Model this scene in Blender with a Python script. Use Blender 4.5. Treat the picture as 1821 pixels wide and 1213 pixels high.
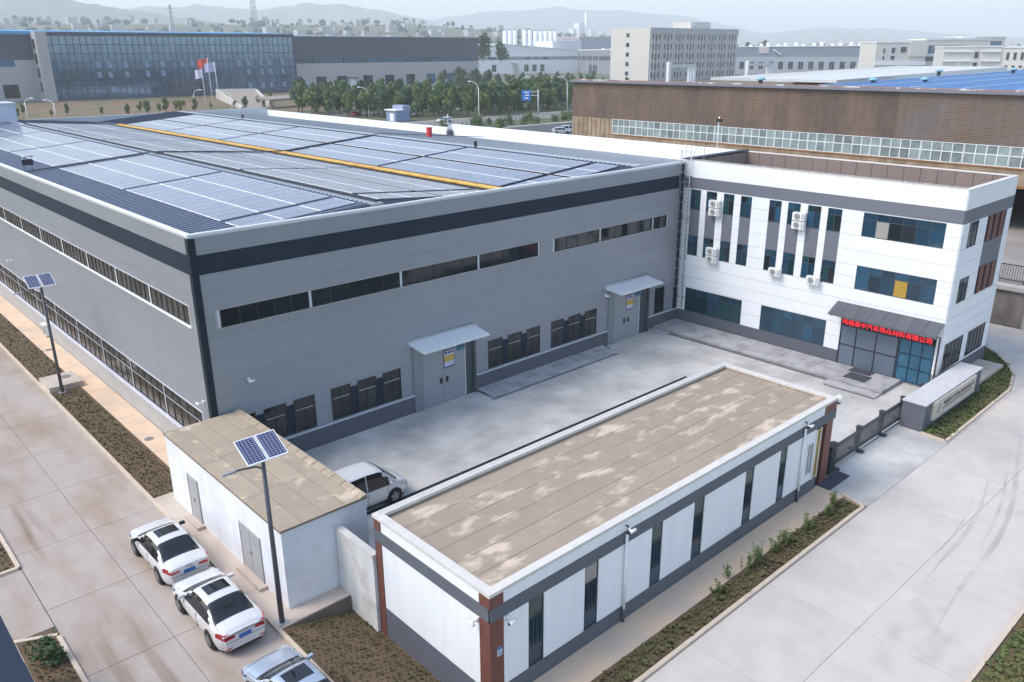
# Recreation of an aerial photograph of an industrial compound (factory with solar roof, office, gatehouse, hut).
import bpy, math, random
from mathutils import Vector, Matrix
random.seed(7)
R = math.radians
for o in list(bpy.data.objects): bpy.data.objects.remove(o)
scene = bpy.context.scene
col = scene.collection

# ---------------------------------------------------------------- camera
cam_d = bpy.data.cameras.new('camera'); cam = bpy.data.objects.new('camera', cam_d); col.objects.link(cam)
cam_d.sensor_fit = 'HORIZONTAL'; cam_d.sensor_width = 36.0; cam_d.lens = 36.0 * 1450.09 / 1821.0
cam_d.clip_start = 0.5; cam_d.clip_end = 30000
yaw, pit, rol = R(47.5674), R(19.5135), R(0.34895)
fwd = Vector((math.cos(pit)*math.cos(yaw), math.cos(pit)*math.sin(yaw), -math.sin(pit)))
rgt = Vector((math.sin(yaw), -math.cos(yaw), 0)); dwn = fwd.cross(rgt)
r2 = rgt*math.cos(rol) + dwn*math.sin(rol); d2 = -rgt*math.sin(rol) + dwn*math.cos(rol)
m = Matrix((r2, -d2, -fwd)).transposed().to_4x4(); m.translation = Vector((-13.2702, -35.4413, 19.5))
cam.matrix_world = m
scene.camera = cam

# ---------------------------------------------------------------- sky, sun, exposure
SUN_EL, SUN_AZ = R(52), Vector((-0.80, 0.42, 0)).normalized()      # towards the sun
world = bpy.data.worlds.new('World'); scene.world = world; world.use_nodes = True
nt = world.node_tree; nt.nodes.clear()
sky = nt.nodes.new('ShaderNodeTexSky'); sky.sky_type = 'NISHITA'; sky.sun_disc = False
sky.sun_elevation = SUN_EL; sky.sun_rotation = math.atan2(SUN_AZ.x, SUN_AZ.y)
sky.air_density = 1.2; sky.dust_density = 1.7; sky.ozone_density = 0.3; sky.altitude = 300
bg = nt.nodes.new('ShaderNodeBackground'); bg.inputs['Strength'].default_value = 0.15
wo = nt.nodes.new('ShaderNodeOutputWorld')
nt.links.new(sky.outputs[0], bg.inputs[0]); nt.links.new(bg.outputs[0], wo.inputs[0])
sun_d = bpy.data.lights.new('sun', 'SUN'); sun = bpy.data.objects.new('sun', sun_d); col.objects.link(sun)
sun_d.energy = 1.35; sun_d.angle = R(24); sun_d.color = (1.0, 0.93, 0.84)
sdir = Vector((SUN_AZ.x*math.cos(SUN_EL), SUN_AZ.y*math.cos(SUN_EL), math.sin(SUN_EL)))
sun.rotation_euler = (-sdir).to_track_quat('-Z', 'Y').to_euler(); sun.location = (0, 0, 80)
vs = scene.view_settings; vs.view_transform = 'Standard'; vs.look = 'None'; vs.gamma = 1.0; vs.use_curve_mapping = False
vs.exposure = 0.98
scene.cycles.max_bounces = 6; scene.cycles.diffuse_bounces = 3; scene.cycles.glossy_bounces = 3
scene.cycles.transparent_max_bounces = 8; scene.cycles.volume_bounces = 2
scene.cycles.use_denoising = True

# ---------------------------------------------------------------- materials
MATS = {}
def mat(name, c, rough=0.7, metal=0.0, var=0.10, scale=0.6, c2=None, mixscale=None, thr=(0.45, 0.65), rnd=0.0,
        bump=0.0, bscale=20.0, streak=0.0, spec=0.5, fine=0.0, emit=0.0, stretch=None, coat=0.0):
    if name in MATS: return MATS[name]
    mt = bpy.data.materials.new(name); mt.use_nodes = True; n = mt.node_tree; L = n.links
    b = n.nodes['Principled BSDF']; MATS[name] = mt
    b.inputs['Roughness'].default_value = rough; b.inputs['Metallic'].default_value = metal
    b.inputs['Specular IOR Level'].default_value = spec; b.inputs['Coat Weight'].default_value = coat
    geo = n.nodes.new('ShaderNodeNewGeometry'); pos = geo.outputs['Position']
    def noise(sc, st=None, det=5.0):
        p = pos
        if st:
            mp = n.nodes.new('ShaderNodeMapping'); mp.inputs['Scale'].default_value = st; L.new(p, mp.inputs['Vector']); p = mp.outputs[0]
        t = n.nodes.new('ShaderNodeTexNoise'); t.inputs['Scale'].default_value = sc; t.inputs['Detail'].default_value = det
        t.inputs['Roughness'].default_value = 0.6; L.new(p, t.inputs['Vector']); return t.outputs['Fac']
    def math_(op, a, bb):
        k = n.nodes.new('ShaderNodeMath'); k.operation = op
        for i, v in enumerate((a, bb)):
            if isinstance(v, (int, float)): k.inputs[i].default_value = v
            else: L.new(v, k.inputs[i])
        return k.outputs[0]
    rgb = n.nodes.new('ShaderNodeRGB'); rgb.outputs[0].default_value = (*c, 1); cur = rgb.outputs[0]
    if c2 is not None:
        f = noise(mixscale or scale, stretch); mr = n.nodes.new('ShaderNodeMapRange')
        mr.inputs['From Min'].default_value = thr[0]; mr.inputs['From Max'].default_value = thr[1]; L.new(f, mr.inputs['Value'])
        mx = n.nodes.new('ShaderNodeMix'); mx.data_type = 'RGBA'; L.new(mr.outputs[0], mx.inputs['Factor'])
        L.new(cur, mx.inputs[6]); mx.inputs[7].default_value = (*c2, 1); cur = mx.outputs[2]
    val = None
    def addv(v):
        nonlocal val
        val = v if val is None else math_('ADD', val, v)
    if var: addv(math_('MULTIPLY', math_('SUBTRACT', noise(scale), 0.5), var*4))
    if fine: addv(math_('MULTIPLY', math_('SUBTRACT', noise(14.0), 0.5), fine*4))
    if streak: addv(math_('MULTIPLY', math_('SUBTRACT', noise(2.2, (1, 1, 0.06)), 0.5), streak*4))
    if rnd:
        oi = n.nodes.new('ShaderNodeObjectInfo'); addv(math_('MULTIPLY', math_('SUBTRACT', oi.outputs['Random'], 0.5), rnd*2))
    if val is not None:
        hs = n.nodes.new('ShaderNodeHueSaturation'); L.new(cur, hs.inputs['Color'])
        L.new(math_('ADD', val, 1.0), hs.inputs['Value']); cur = hs.outputs[0]
    L.new(cur, b.inputs['Base Color'])
    if bump:
        bp = n.nodes.new('ShaderNodeBump'); bp.inputs['Strength'].default_value = bump; bp.inputs['Distance'].default_value = 0.02
        L.new(noise(bscale), bp.inputs['Height']); L.new(bp.outputs[0], b.inputs['Normal'])
    if emit:
        b.inputs['Emission Color'].default_value = (*c, 1); b.inputs['Emission Strength'].default_value = emit
    return mt

concrete   = mat('concrete_yard', (.55, .535, .50), .85, c2=(.36, .35, .335), thr=(.38, .66), mixscale=.30, var=.09, scale=1.1, fine=.03, bump=.15, bscale=30, rnd=.02)
conc_road  = mat('concrete_road', (.39, .34, .30), .85, c2=(.30, .22, .165), mixscale=.45, stretch=(1, .3, 1), thr=(.46, .72), var=.08, scale=.8, fine=.03, bump=.15, bscale=30, rnd=.04)
conc_front = mat('concrete_front_road', (.535, .485, .44), .85, c2=(.42, .39, .365), mixscale=.17, thr=(.45, .68), var=.08, scale=.9, fine=.03, bump=.15, rnd=.03)
joint_m    = mat('joint_filler', (.13, .11, .10), .9)
path_m     = mat('path_concrete', (.68, .50, .35), .85, c2=(.57, .45, .35), mixscale=.5, var=.06, fine=.03, rnd=.03)
pave_pale  = mat('pale_pavement', (.52, .445, .385), .85, c2=(.43, .355, .30), mixscale=.4, var=.08, fine=.03)
kerb_m     = mat('kerb_stone', (.56, .46, .365), .85, var=.10, scale=2, fine=.04)
soil_m     = mat('soil', (.135, .090, .052), .95, c2=(.10, .078, .04), mixscale=1.2, var=.15, scale=3, bump=.6, bscale=8)
tuft_m     = mat('ground_cover', (.115, .112, .040), .9, c2=(.14, .098, .048), mixscale=.35, var=.2, scale=5)
grass_m    = mat('grass', (.085, .115, .03), .9, c2=(.14, .115, .045), mixscale=.7, var=.2, scale=3)
tuft_d     = mat('ground_cover_dry', (.080, .066, .028), .9, c2=(.058, .062, .024), mixscale=.5, var=.2, scale=5)
clad_grey  = mat('grey_cladding', (.27, .285, .315), .42, metal=.15, var=.035, scale=.15, rnd=.03, streak=.03, bump=.06, bscale=1.3)
clad_dark  = mat('dark_band', (.018, .027, .046), .6, var=.05, rnd=.05, spec=.2)
trim_white = mat('white_trim', (.80, .81, .82), .5, var=.03)
trim_pale  = mat('pale_trim', (.55, .57, .60), .5, var=.04)
corner_m   = mat('corner_strip', (.014, .022, .034), .6, spec=.2)
dado_m     = mat('dado_grey', (.105, .112, .135), .75, var=.06, scale=.8, fine=.03, streak=.02)
dado_pale  = mat('dado_pale', (.40, .38, .37), .8, var=.08, streak=.04, fine=.02)
frame_dk   = mat('window_frame_dark', (.022, .026, .033), .5)
frame_of   = mat('window_frame_slate', (.055, .075, .09), .45)
frame_al   = mat('window_frame_aluminium', (.42, .42, .42), .45, metal=.2)
frame_wh   = mat('window_frame_white', (.75, .76, .76), .5)
glass_dk   = mat('glass_dark', (.016, .020, .024), .06, var=0, rnd=.35, spec=.55)
glass_warm = mat('glass_warm', (.055, .052, .048), .12, var=.3, scale=1.3, rnd=.35, spec=.5)
glass_blue = mat('glass_blue', (.018, .066, .115), .06, var=.18, scale=.9, rnd=.30, spec=.6)
glass_navy = mat('glass_navy', (.016, .045, .075), .06, var=.18, scale=.9, rnd=.30, spec=.6)
glass_grn  = mat('glass_green', (.012, .045, .052), .06, var=.2, scale=.9, rnd=.3, spec=.6)
office_wh  = mat('white_cladding', (.80, .81, .83), .5, var=.012, scale=.4, rnd=.015, streak=.018)
office_gy  = mat('office_grey', (.150, .155, .185), .6, var=.03, rnd=.02)
brown_pan  = mat('brown_parapet', (.215, .165, .145), .75, var=.06, streak=.05, rnd=.03)
brown_roof = mat('office_roof', (.24, .20, .18), .85, var=.1)
red_brown  = mat('red_brown', (.150, .055, .040), .55, var=.06, streak=.03, rnd=.02)
paint_wh   = mat('white_render', (.76, .765, .78), .8, var=.025, streak=.045, fine=.012, rnd=.015)
paint_hut  = mat('hut_render', (.74, .75, .78), .85, c2=(.66, .66, .68), mixscale=.8, var=.03, streak=.03, fine=.01)
wall_stain = mat('stained_white', (.66, .65, .62), .85, c2=(.45, .42, .38), mixscale=.8, thr=(.5, .75), streak=.10, var=.05)
coping_m   = mat('coping', (.60, .57, .53), .85, var=.10, scale=2, fine=.04)
felt_gate  = mat('roof_felt_gatehouse', (.325, .265, .205), .9, c2=(.56, .455, .355), mixscale=1.3, thr=(.52, .64), stretch=(.5, 1, 1), var=.07, scale=1.5, fine=.05, rnd=.05, bump=.1)
felt_hut   = mat('roof_felt_hut', (.36, .295, .22), .9, c2=(.54, .44, .33), mixscale=.9, thr=(.60, .68), var=.08, scale=1.2, fine=.05, rnd=.06, bump=.1)
felt_edge  = mat('felt_lap', (.20, .15, .115), .95, var=.1)
roof_sheet = mat('roof_sheet', (.085, .10, .145), .35, metal=.35, var=.05, scale=.2, rnd=.02)
roof_pale  = mat('roof_sheet_pale', (.40, .42, .45), .30, metal=.4, var=.05, scale=.2)
yellow_m   = mat('yellow_walkway', (.72, .46, .10), .6, c2=(.55, .26, .06), mixscale=1.5, var=.08)
rail_dk    = mat('dark_rail', (.012, .016, .026), .5)
black_m    = mat('black_plastic', (.014, .014, .016), .5)
steel_m    = mat('galvanised', (.42, .44, .46), .40, metal=.6, var=.1)
grey_paint = mat('grey_door', (.30, .325, .345), .5, var=.04, scale=.5, rnd=.02)
door_old   = mat('worn_grey_door', (.36, .36, .36), .5, var=.10, scale=2.5, streak=.05)
pilast_m   = mat('grey_pilaster', (.215, .25, .265), .45, var=.04)
white_pl   = mat('white_plastic', (.78, .78, .77), .4, var=.04)
ac_grille  = mat('ac_grille', (.10, .10, .10), .6)
mat_dk     = mat('rubber_mat', (.055, .058, .075), .9, var=.08)
lamp_post  = mat('lamp_post_grey', (.085, .088, .105), .45, metal=.2)
stone_sign = mat('sign_stone', (.60, .53, .45), .7, c2=(.52, .45, .38), mixscale=4, var=.08, fine=.05)
ink_m      = mat('sign_ink', (.05, .042, .035), .6)
gold_m     = mat('gilt_board', (.45, .34, .12), .4, metal=.3, var=.1)

# ---------------------------------------------------------------- mesh helpers
Z3 = Vector((0, 0, 1))
class MB:
    def __init__(s): s.v = []; s.f = []; s.m = []; s.sm = []
    def face(s, pts, mi=0, smooth=False):
        k = len(s.v); s.v += [Vector(p) for p in pts]; s.f.append(tuple(range(k, k+len(pts)))); s.m.append(mi); s.sm.append(smooth); return s
    def box(s, x0, x1, y0, y1, z0, z1, mi=0):
        k = len(s.v); s.v += [Vector(p) for p in ((x0,y0,z0),(x1,y0,z0),(x1,y1,z0),(x0,y1,z0),(x0,y0,z1),(x1,y0,z1),(x1,y1,z1),(x0,y1,z1))]
        for q in ((0,3,2,1),(4,5,6,7),(0,1,5,4),(1,2,6,5),(2,3,7,6),(3,0,4,7)): s.f.append(tuple(k+i for i in q)); s.m.append(mi); s.sm.append(False)
        return s
    def ubox(s, fr, u0, u1, v0, v1, d0, d1, mi=0):
        O, U, N = fr; P = lambda u, v, d: O + U*u + Z3*v + N*d
        k = len(s.v); s.v += [P(u0,v0,d0),P(u1,v0,d0),P(u1,v0,d1),P(u0,v0,d1),P(u0,v1,d0),P(u1,v1,d0),P(u1,v1,d1),P(u0,v1,d1)]
        fl = U.cross(N).dot(Z3) < 0
        for q in ((0,3,2,1),(4,5,6,7),(0,1,5,4),(1,2,6,5),(2,3,7,6),(3,0,4,7)):
            q = tuple(k+i for i in q); s.f.append(q[::-1] if fl else q); s.m.append(mi); s.sm.append(False)
        return s
    def hexa(s, p, mi=0):          # 8 points: bottom 0-3, top 4-7
        k = len(s.v); s.v += [Vector(q) for q in p]
        for q in ((0,3,2,1),(4,5,6,7),(0,1,5,4),(1,2,6,5),(2,3,7,6),(3,0,4,7)): s.f.append(tuple(k+i for i in q)); s.m.append(mi); s.sm.append(False)
        return s
    def tube(s, pts, r, n=8, mi=0, r1=None, cap=True):
        pts = [Vector(p) for p in pts]; rings = []; N = len(pts)
        for i, p in enumerate(pts):
            d = (pts[min(i+1, N-1)] - pts[max(i-1, 0)]).normalized()
            a = d.orthogonal().normalized() if i == 0 else (a - d*a.dot(d)).normalized()
            b = d.cross(a); rr = r if r1 is None else r + (r1-r)*i/max(1, N-1)
            k = len(s.v); s.v += [p + a*math.cos(2*math.pi*j/n)*rr + b*math.sin(2*math.pi*j/n)*rr for j in range(n)]; rings.append(k)
        for A, B in zip(rings, rings[1:]):
            for j in range(n):
                s.f.append((A+j, A+(j+1)%n, B+(j+1)%n, B+j)); s.m.append(mi); s.sm.append(n > 5)
        if cap:
            s.f.append(tuple(rings[0]+j for j in range(n))[::-1]); s.m.append(mi); s.sm.append(False)
            s.f.append(tuple(rings[-1]+j for j in range(n))); s.m.append(mi); s.sm.append(False)
        return s
    def lathe(s, c, axis, prof, n=16, mi=0):      # prof: (distance along axis, radius)
        axis = Vector(axis).normalized(); a = axis.orthogonal().normalized(); b = axis.cross(a); c = Vector(c); rings = []
        for (h, r) in prof:
            k = len(s.v); s.v += [c + axis*h + (a*math.cos(2*math.pi*j/n) + b*math.sin(2*math.pi*j/n))*r for j in range(n)]; rings.append(k)
        for A, B in zip(rings, rings[1:]):
            for j in range(n): s.f.append((A+j, A+(j+1)%n, B+(j+1)%n, B+j)); s.m.append(mi); s.sm.append(True)
        s.f.append(tuple(rings[-1]+j for j in range(n))); s.m.append(mi); s.sm.append(False)
        s.f.append(tuple(rings[0]+j for j in range(n))[::-1]); s.m.append(mi); s.sm.append(False)
        return s
    def mesh(s, name, mats, origin=(0, 0, 0)):
        me = bpy.data.meshes.new(name); o = Vector(origin)
        me.from_pydata([tuple(v-o) for v in s.v], [], s.f)
        for q in (mats if isinstance(mats, (list, tuple)) else [mats]): me.materials.append(q)
        me.polygons.foreach_set('material_index', s.m); me.polygons.foreach_set('use_smooth', s.sm); me.update()
        return me
    def build(s, name, mats, parent=None, origin=None):
        if origin is None: origin = WORLD.get(parent, Vector((0, 0, 0)))
        return link(name, s.mesh(name, mats, origin), parent, origin)
WORLD = {}
def link(name, data, parent=None, wloc=(0, 0, 0), rot=None):
    o = bpy.data.objects.new(name, data); col.objects.link(o); w = Vector(wloc); WORLD[o] = w
    if parent is not None: o.parent = parent; o.location = w - WORLD[parent]
    else: o.location = w
    if rot is not None: o.rotation_euler = rot
    return o
def tag(o, label=None, cat=None, group=None, kind=None):
    if label: o['label'] = label
    if cat: o['category'] = cat
    if group: o['group'] = group
    if kind: o['kind'] = kind
    return o
def thing(name, label, cat, loc=(0, 0, 0), group=None):
    o = link(name, None, None, loc); o.empty_display_size = 0.3; return tag(o, label, cat, group)
def copy_tree(o, parent=None):
    c = o.copy(); col.objects.link(c); c.parent = parent
    for ch in o.children: copy_tree(ch, c)
    return c
def struct(name, mb, mats): return tag(mb.build(name, mats), kind='structure')
def subtract(rect, holes):
    out = [rect]
    for (a0, a1, b0, b1) in holes:
        nxt = []
        for (u0, u1, v0, v1) in out:
            if a1 <= u0 or a0 >= u1 or b1 <= v0 or b0 >= v1: nxt.append((u0, u1, v0, v1)); continue
            if v0 < b0: nxt.append((u0, u1, v0, b0))
            if v1 > b1: nxt.append((u0, u1, b1, v1))
            w0, w1 = max(v0, b0), min(v1, b1)
            if u0 < a0: nxt.append((u0, a0, w0, w1))
            if u1 > a1: nxt.append((a1, u1, w0, w1))
        out = nxt
    return [r for r in out if r[1]-r[0] > .01 and r[3]-r[2] > .01]
def panels(parent, fr, rects, holes, mt, th=.05, gap=.012, name='wall_panel', d0=0.0, ug=None):
    for r in rects:
        g = gap/2; h = g if ug is None else ug/2; rr = subtract((r[0]+h, r[1]-h, r[2]+g, r[3]-g), holes)
        if not rr: continue
        grp = []                                        # connected pieces stay one panel
        for q in rr:
            t = [h for h in grp if any(min(q[1], w[1])-max(q[0], w[0]) > -1e-6 and min(q[3], w[3])-max(q[2], w[2]) > -1e-6 for w in h)]
            grp = [h for h in grp if h not in t] + [sum(t, []) + [q]]
        for h in grp:
            mb = MB()
            for (u0, u1, v0, v1) in h: mb.ubox(fr, u0, u1, v0, v1, d0, d0+th)
            mb.build(name, mt, parent, fr[0] + fr[1]*h[0][0] + Z3*h[0][2])
PANE = {}
def pane(parent, fr, u0, u1, v0, v1, d, mt, name='pane', th=.012):
    key = (round(u1-u0, 3), round(v1-v0, 3), mt.name, tuple(round(c, 3) for c in fr[1]), tuple(round(c, 3) for c in fr[2]), th)
    if key not in PANE:
        mb = MB(); mb.ubox((Vector((0, 0, 0)), fr[1], fr[2]), 0, u1-u0, 0, v1-v0, 0, th); PANE[key] = mb.mesh('pane', mt)
    return link(name, PANE[key], parent, fr[0] + fr[1]*u0 + Z3*v0 + fr[2]*d)
def cuts(a, b, n): return [a + (b-a)*i/n for i in range(n+1)] if isinstance(n, int) else [a] + list(n) + [b]
def window(parent, fr, u0, u1, v0, v1, nu=1, nv=1, fm=None, gm=None, fw=.05, mw=None, d0=0.002, d1=.045, name='window', pick=None):
    fm = fm or frame_dk; gm = gm or glass_dk; mw = mw or fw*.8; mb = MB()
    org = fr[0] + fr[1]*u0 + Z3*v0
    mb.ubox(fr, u0, u1, v0, v0+fw, d0, d1); mb.ubox(fr, u0, u1, v1-fw, v1, d0, d1)
    mb.ubox(fr, u0, u0+fw, v0+fw, v1-fw, d0, d1); mb.ubox(fr, u1-fw, u1, v0+fw, v1-fw, d0, d1)
    U = cuts(u0+fw, u1-fw, nu); V = cuts(v0+fw, v1-fw, nv)
    for u in U[1:-1]: mb.ubox(fr, u-mw/2, u+mw/2, v0+fw, v1-fw, d0, d1-.004)
    for v in V[1:-1]:
        for a, b in zip(U, U[1:]):
            mb.ubox(fr, a+(mw/2 if a != U[0] else 0), b-(mw/2 if b != U[-1] else 0), v-mw/2, v+mw/2, d0, d1-.008)
    w = mb.build(name, fm, parent, org); k = 0
    for a, b in zip(U, U[1:]):
        for c, e in zip(V, V[1:]):
            g = gm[k % len(gm)] if isinstance(gm, (list, tuple)) else gm
            if pick: g = pick(k, a, c) or g
            pane(w, fr, a+.002, b-.002, c+.002, e-.002, d0+.006, g); k += 1
    return w
TEXT = {}
def text_mesh(txt, size, mt, name='lettering', depth=.01):
    cu = bpy.data.curves.new('t', 'FONT'); cu.body = txt; cu.size = size; cu.align_x = 'LEFT'; cu.extrude = depth; cu.resolution_u = 2
    ob = bpy.data.objects.new('t', cu); col.objects.link(ob)
    dg = bpy.context.evaluated_depsgraph_get(); me = bpy.data.meshes.new_from_object(ob.evaluated_get(dg))
    bpy.data.objects.remove(ob); me.name = name; me.materials.clear(); me.materials.append(mt); return me
def place_text(parent, fr, txt, u0, u1, v0, v1, d, mt, name='lettering', mirror=False):
    me = text_mesh(txt, 1.0, mt, name); xs = [v.co.x for v in me.vertices]; ys = [v.co.y for v in me.vertices]
    x0, x1, y0, y1 = min(xs), max(xs), min(ys), max(ys); org = fr[0] + fr[1]*u0 + Z3*v0 + fr[2]*d
    for v in me.vertices:
        a = (v.co.x-x0)/(x1-x0)*(u1-u0); b = (v.co.y-y0)/(y1-y0)*(v1-v0); v.co = fr[1]*a + Z3*b + fr[2]*(v.co.z*.4+.004)
    me.update(); return link(name, me, parent, org)
V = lambda *a: Vector(a)

# ---------------------------------------------------------------- ground, roads, pavements, beds
far_m = mat('far_land', (.145, .135, .085), .95, c2=(.085, .115, .06), mixscale=.004, thr=(.42, .58), var=.12, scale=.02, fine=.0)
g = MB()
X0, X1, Y0, Y1 = -3000, 13000, -3000, 12000
hx0, hx1, hy0, hy1 = -3.2, 0.2, -21.2, -11.8
for (a, b, c, d) in ((X0, hx0, Y0, Y1), (hx1, X1, Y0, Y1), (hx0, hx1, Y0, hy0), (hx0, hx1, hy1, Y1)):
    g.face([(a, c, -.06), (b, c, -.06), (b, d, -.06), (a, d, -.06)])
struct('ground', g, far_m)
def sheet(name, rects, mt, z0=-.3, z1=0.0):
    mb = MB()
    for (a, b, c, d) in rects: mb.box(a, b, c, d, z0, z1)
    return struct(name, mb, mt)
def slabs(parent, xs, ys, mt, z1=0.0, gap=.022, name='slab', th=.12):
    cache = {}
    for a, b in zip(xs, xs[1:]):
        for c, d in zip(ys, ys[1:]):
            k = (round(b-a, 3), round(d-c, 3))
            if k not in cache:
                mb = MB(); mb.box(gap/2, b-a-gap/2, gap/2, d-c-gap/2, -th, 0); cache[k] = mb.mesh('slab', mt)
            link(name, cache[k], parent, (a, c, z1))
ys_left = [-0.35 + 4.7*k for k in range(-6, 17)]
rd = sheet('concrete_road', [(-9.05, -3.3, ys_left[0], ys_left[-1])], joint_m, -.3, -.012)
slabs(rd, [-9.05, -6.1, -3.3], ys_left, conc_road)
fr_ = sheet('front_road', [(-3.3, 78, -29.62, -22.45)], joint_m, -.3, -.012)
slabs(fr_, [-3.3, 2, 7, 12, 17, 22, 27, 32, 37, 42, 47, 52, 57.2, 62.4, 67.6, 72.8, 78], [-29.62, -26.02, -22.45], conc_front, gap=.014)
sheet('courtyard', [(-.05, 36.0, -13.85, 0), (21.32, 36.0, -19.65, -13.85), (20.4, 29.8, -22.44, -19.65), (0.0, 21.32, -19.9, -13.85)], concrete)
sheet('side_yard', [(29.8, 52.8, -22.44, -19.65), (36.0, 52.8, -19.65, 25)], conc_front)
# trench drain across the courtyard
dr = MB(); dr.box(1.5, 27.3, -7.56, -7.36, .002, .012); struct('drain_channel', dr, rail_dk)
# pavement along the factory's left side
pv = sheet('side_path', [(-1.4, -.2, .2, 76)], joint_m, -.3, .03)
slabs(pv, [-1.42, -.14], [.2, 5.1, 10.6, 16, 21.35, 26.8, 32.2, 37.6, 43, 48.4, 53.8, 59.2, 64.6, 70, 76], path_m, .05, .02)
sheet('hut_pavement', [(-3.15, 1.45, -12.05, .3)], pave_pale, -.8, .10)
sheet('pavement_edge_shade', [(-3.1, -.3, -12.09, -12.055)], mat('shaded_concrete', (.17, .135, .115), .9, var=.1), -.8, .06)  # dark facing on the pavement drop, its shade put into the colour
sheet('gate_path', [(-.1, 20.4, -21.3, -19.95)], path_m, -.8, .03)
sheet('yard_drive', [(-30, -9.07, -6.2, -1.5)], conc_road, -.3, -.004)
sheet('corner_pavement', [(-10.85, -10.35, -30, -6.2)], pave_pale, -.3, .05)
# beds
sheet('soil_bed', [(-3.15, -1.42, .3, 17.3), (-3.15, -1.42, 19.6, 76)], soil_m, -.3, .04)
sheet('soil_bed', [(-30, -9.2, -1.35, 60), (-10.35, -9.2, -30, -6.3)], soil_m, -.3, .04)
sheet('soil_bed', [(-2.9, 20.05, -22.28, -21.3)], soil_m, -.9, .05)
sheet('lawn', [(10.5, 60, -34, -29.78), (-3, 10.5, -34, -29.78)], soil_m, -.3, .04)
def slope_z(x, y):
    t = min(1, max(0, (x + 3.15)/3.0)); return .07 - .68*t**1.1
sb = MB(); NX, NY = 10, 20
for i in range(NX):
    for j in range(NY):
        q = []
        for (a, b) in ((i, j), (i+1, j), (i+1, j+1), (i, j+1)):
            x = -3.15 + 3.2*a/NX; y = -21.1 + 9.06*b/NY; q.append((x, y, slope_z(x, y)))
        sb.face(q, smooth=True)
struct('sloping_bed', sb, soil_m)
BEDP = [(29.75, -21.0), (29.62, -22.3), (39.6, -22.18), (42.3, -21.55), (44.3, -20.6), (46.0, -19.3), (47.1, -18.1), (46.6, -15.5), (44.15, -15.0), (44.15, -19.2), (38.1, -20.98)]
lb = MB(); lb.face([(x, y, .06) for x, y in BEDP]); 
for (a, b) in zip(BEDP, BEDP[1:] + BEDP[:1]): lb.face([(*a, -.2), (*b, -.2), (*b, .06), (*a, .06)])
struct('sign_bed', lb, soil_m)
# kerbs
def kerb(pts, w=.14, z0=-.2, z1=.11):
    mb = MB(); pts = [Vector((*p, 0)) for p in pts]
    for a, b in zip(pts, pts[1:]):
        n = Vector((-(b-a).y, (b-a).x, 0)).normalized()*w/2; e = (b-a).normalized()*w*.25
        p = [a-n-e, b-n+e, b+n+e, a+n-e]; mb.hexa([q+Z3*z0 for q in p] + [q+Z3*z1 for q in p])
    return struct('kerb', mb, kerb_m)
def kerb_run(a, b, L=2.0, **k):                       # a straight kerb laid as separate stones
    a, b = Vector((*a, 0)), Vector((*b, 0)); n = max(1, round((b-a).length/L)); d = (b-a)/n; w = .15
    u = d.normalized(); nn = Vector((-u.y, u.x, 0))*w/2
    mb = MB(); mb.hexa([(a-nn*.8)+Z3*-.2, (b-nn*.8)+Z3*-.2, (b+nn*.8)+Z3*-.2, (a+nn*.8)+Z3*-.2, (a-nn*.8)+Z3*.09, (b-nn*.8)+Z3*.09, (b+nn*.8)+Z3*.09, (a+nn*.8)+Z3*.09])
    p = struct('kerb', mb, joint_m); 
    s = MB(); q = [V(0,0,0)+u*.006-nn, d-u*.006-nn, d-u*.006+nn, V(0,0,0)+u*.006+nn]; s.hexa([t+Z3*-.2 for t in q] + [t+Z3*.11 for t in q]); me = s.mesh('kerb_stone', kerb_m)
    for i in range(n): link('kerb_stone', me, p, a + d*i + Z3*random.uniform(-.004, .004))
kerb_run((-3.23, 76), (-3.23, -30)); kerb_run((-9.13, 60), (-9.13, -1.42)); kerb_run((-9.13, -1.42), (-20, -1.42)); kerb_run((-9.13, -7.0), (-9.13, -30)); kerb_run((-10.55, -6.2), (-9.13, -6.9))
kerb_run((-2.9, -22.36), (20.12, -22.36)); kerb_run((20.12, -22.36), (20.5, -21.2)); kerb_run((10.5, -29.7), (60, -29.7), 3)
kerb(BEDP[:8])
# raised concrete block in the left bed, manhole cover on it
bk = thing('inspection_chamber', 'raised pale concrete chamber block in the left planting bed', 'concrete block', (-2.2, 18.45, 0))
MB().box(-3.16, -1.25, 17.3, 19.6, -.2, .40).build('chamber_block', pave_pale, bk)
MB().lathe((-1.85, 18.75, .40), (0, 0, 1), [(0, .33), (.012, .33)], 20).build('manhole_cover', mat('cast_iron', (.20, .19, .18), .7), bk)
for (x, y, z, lb_) in ((-1.0, 6.9, .05, 'small round manhole cover in the side path near the hut'), (-1.0, 26.0, .05, 'small round manhole cover in the side path beside the outdoor unit')):
    tag(MB().lathe((x, y, z), (0, 0, 1), [(0, .24), (.012, .24)], 18).build('manhole_cover', MATS['cast_iron'], None, (x, y, z)), lb_, 'manhole cover')
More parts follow.
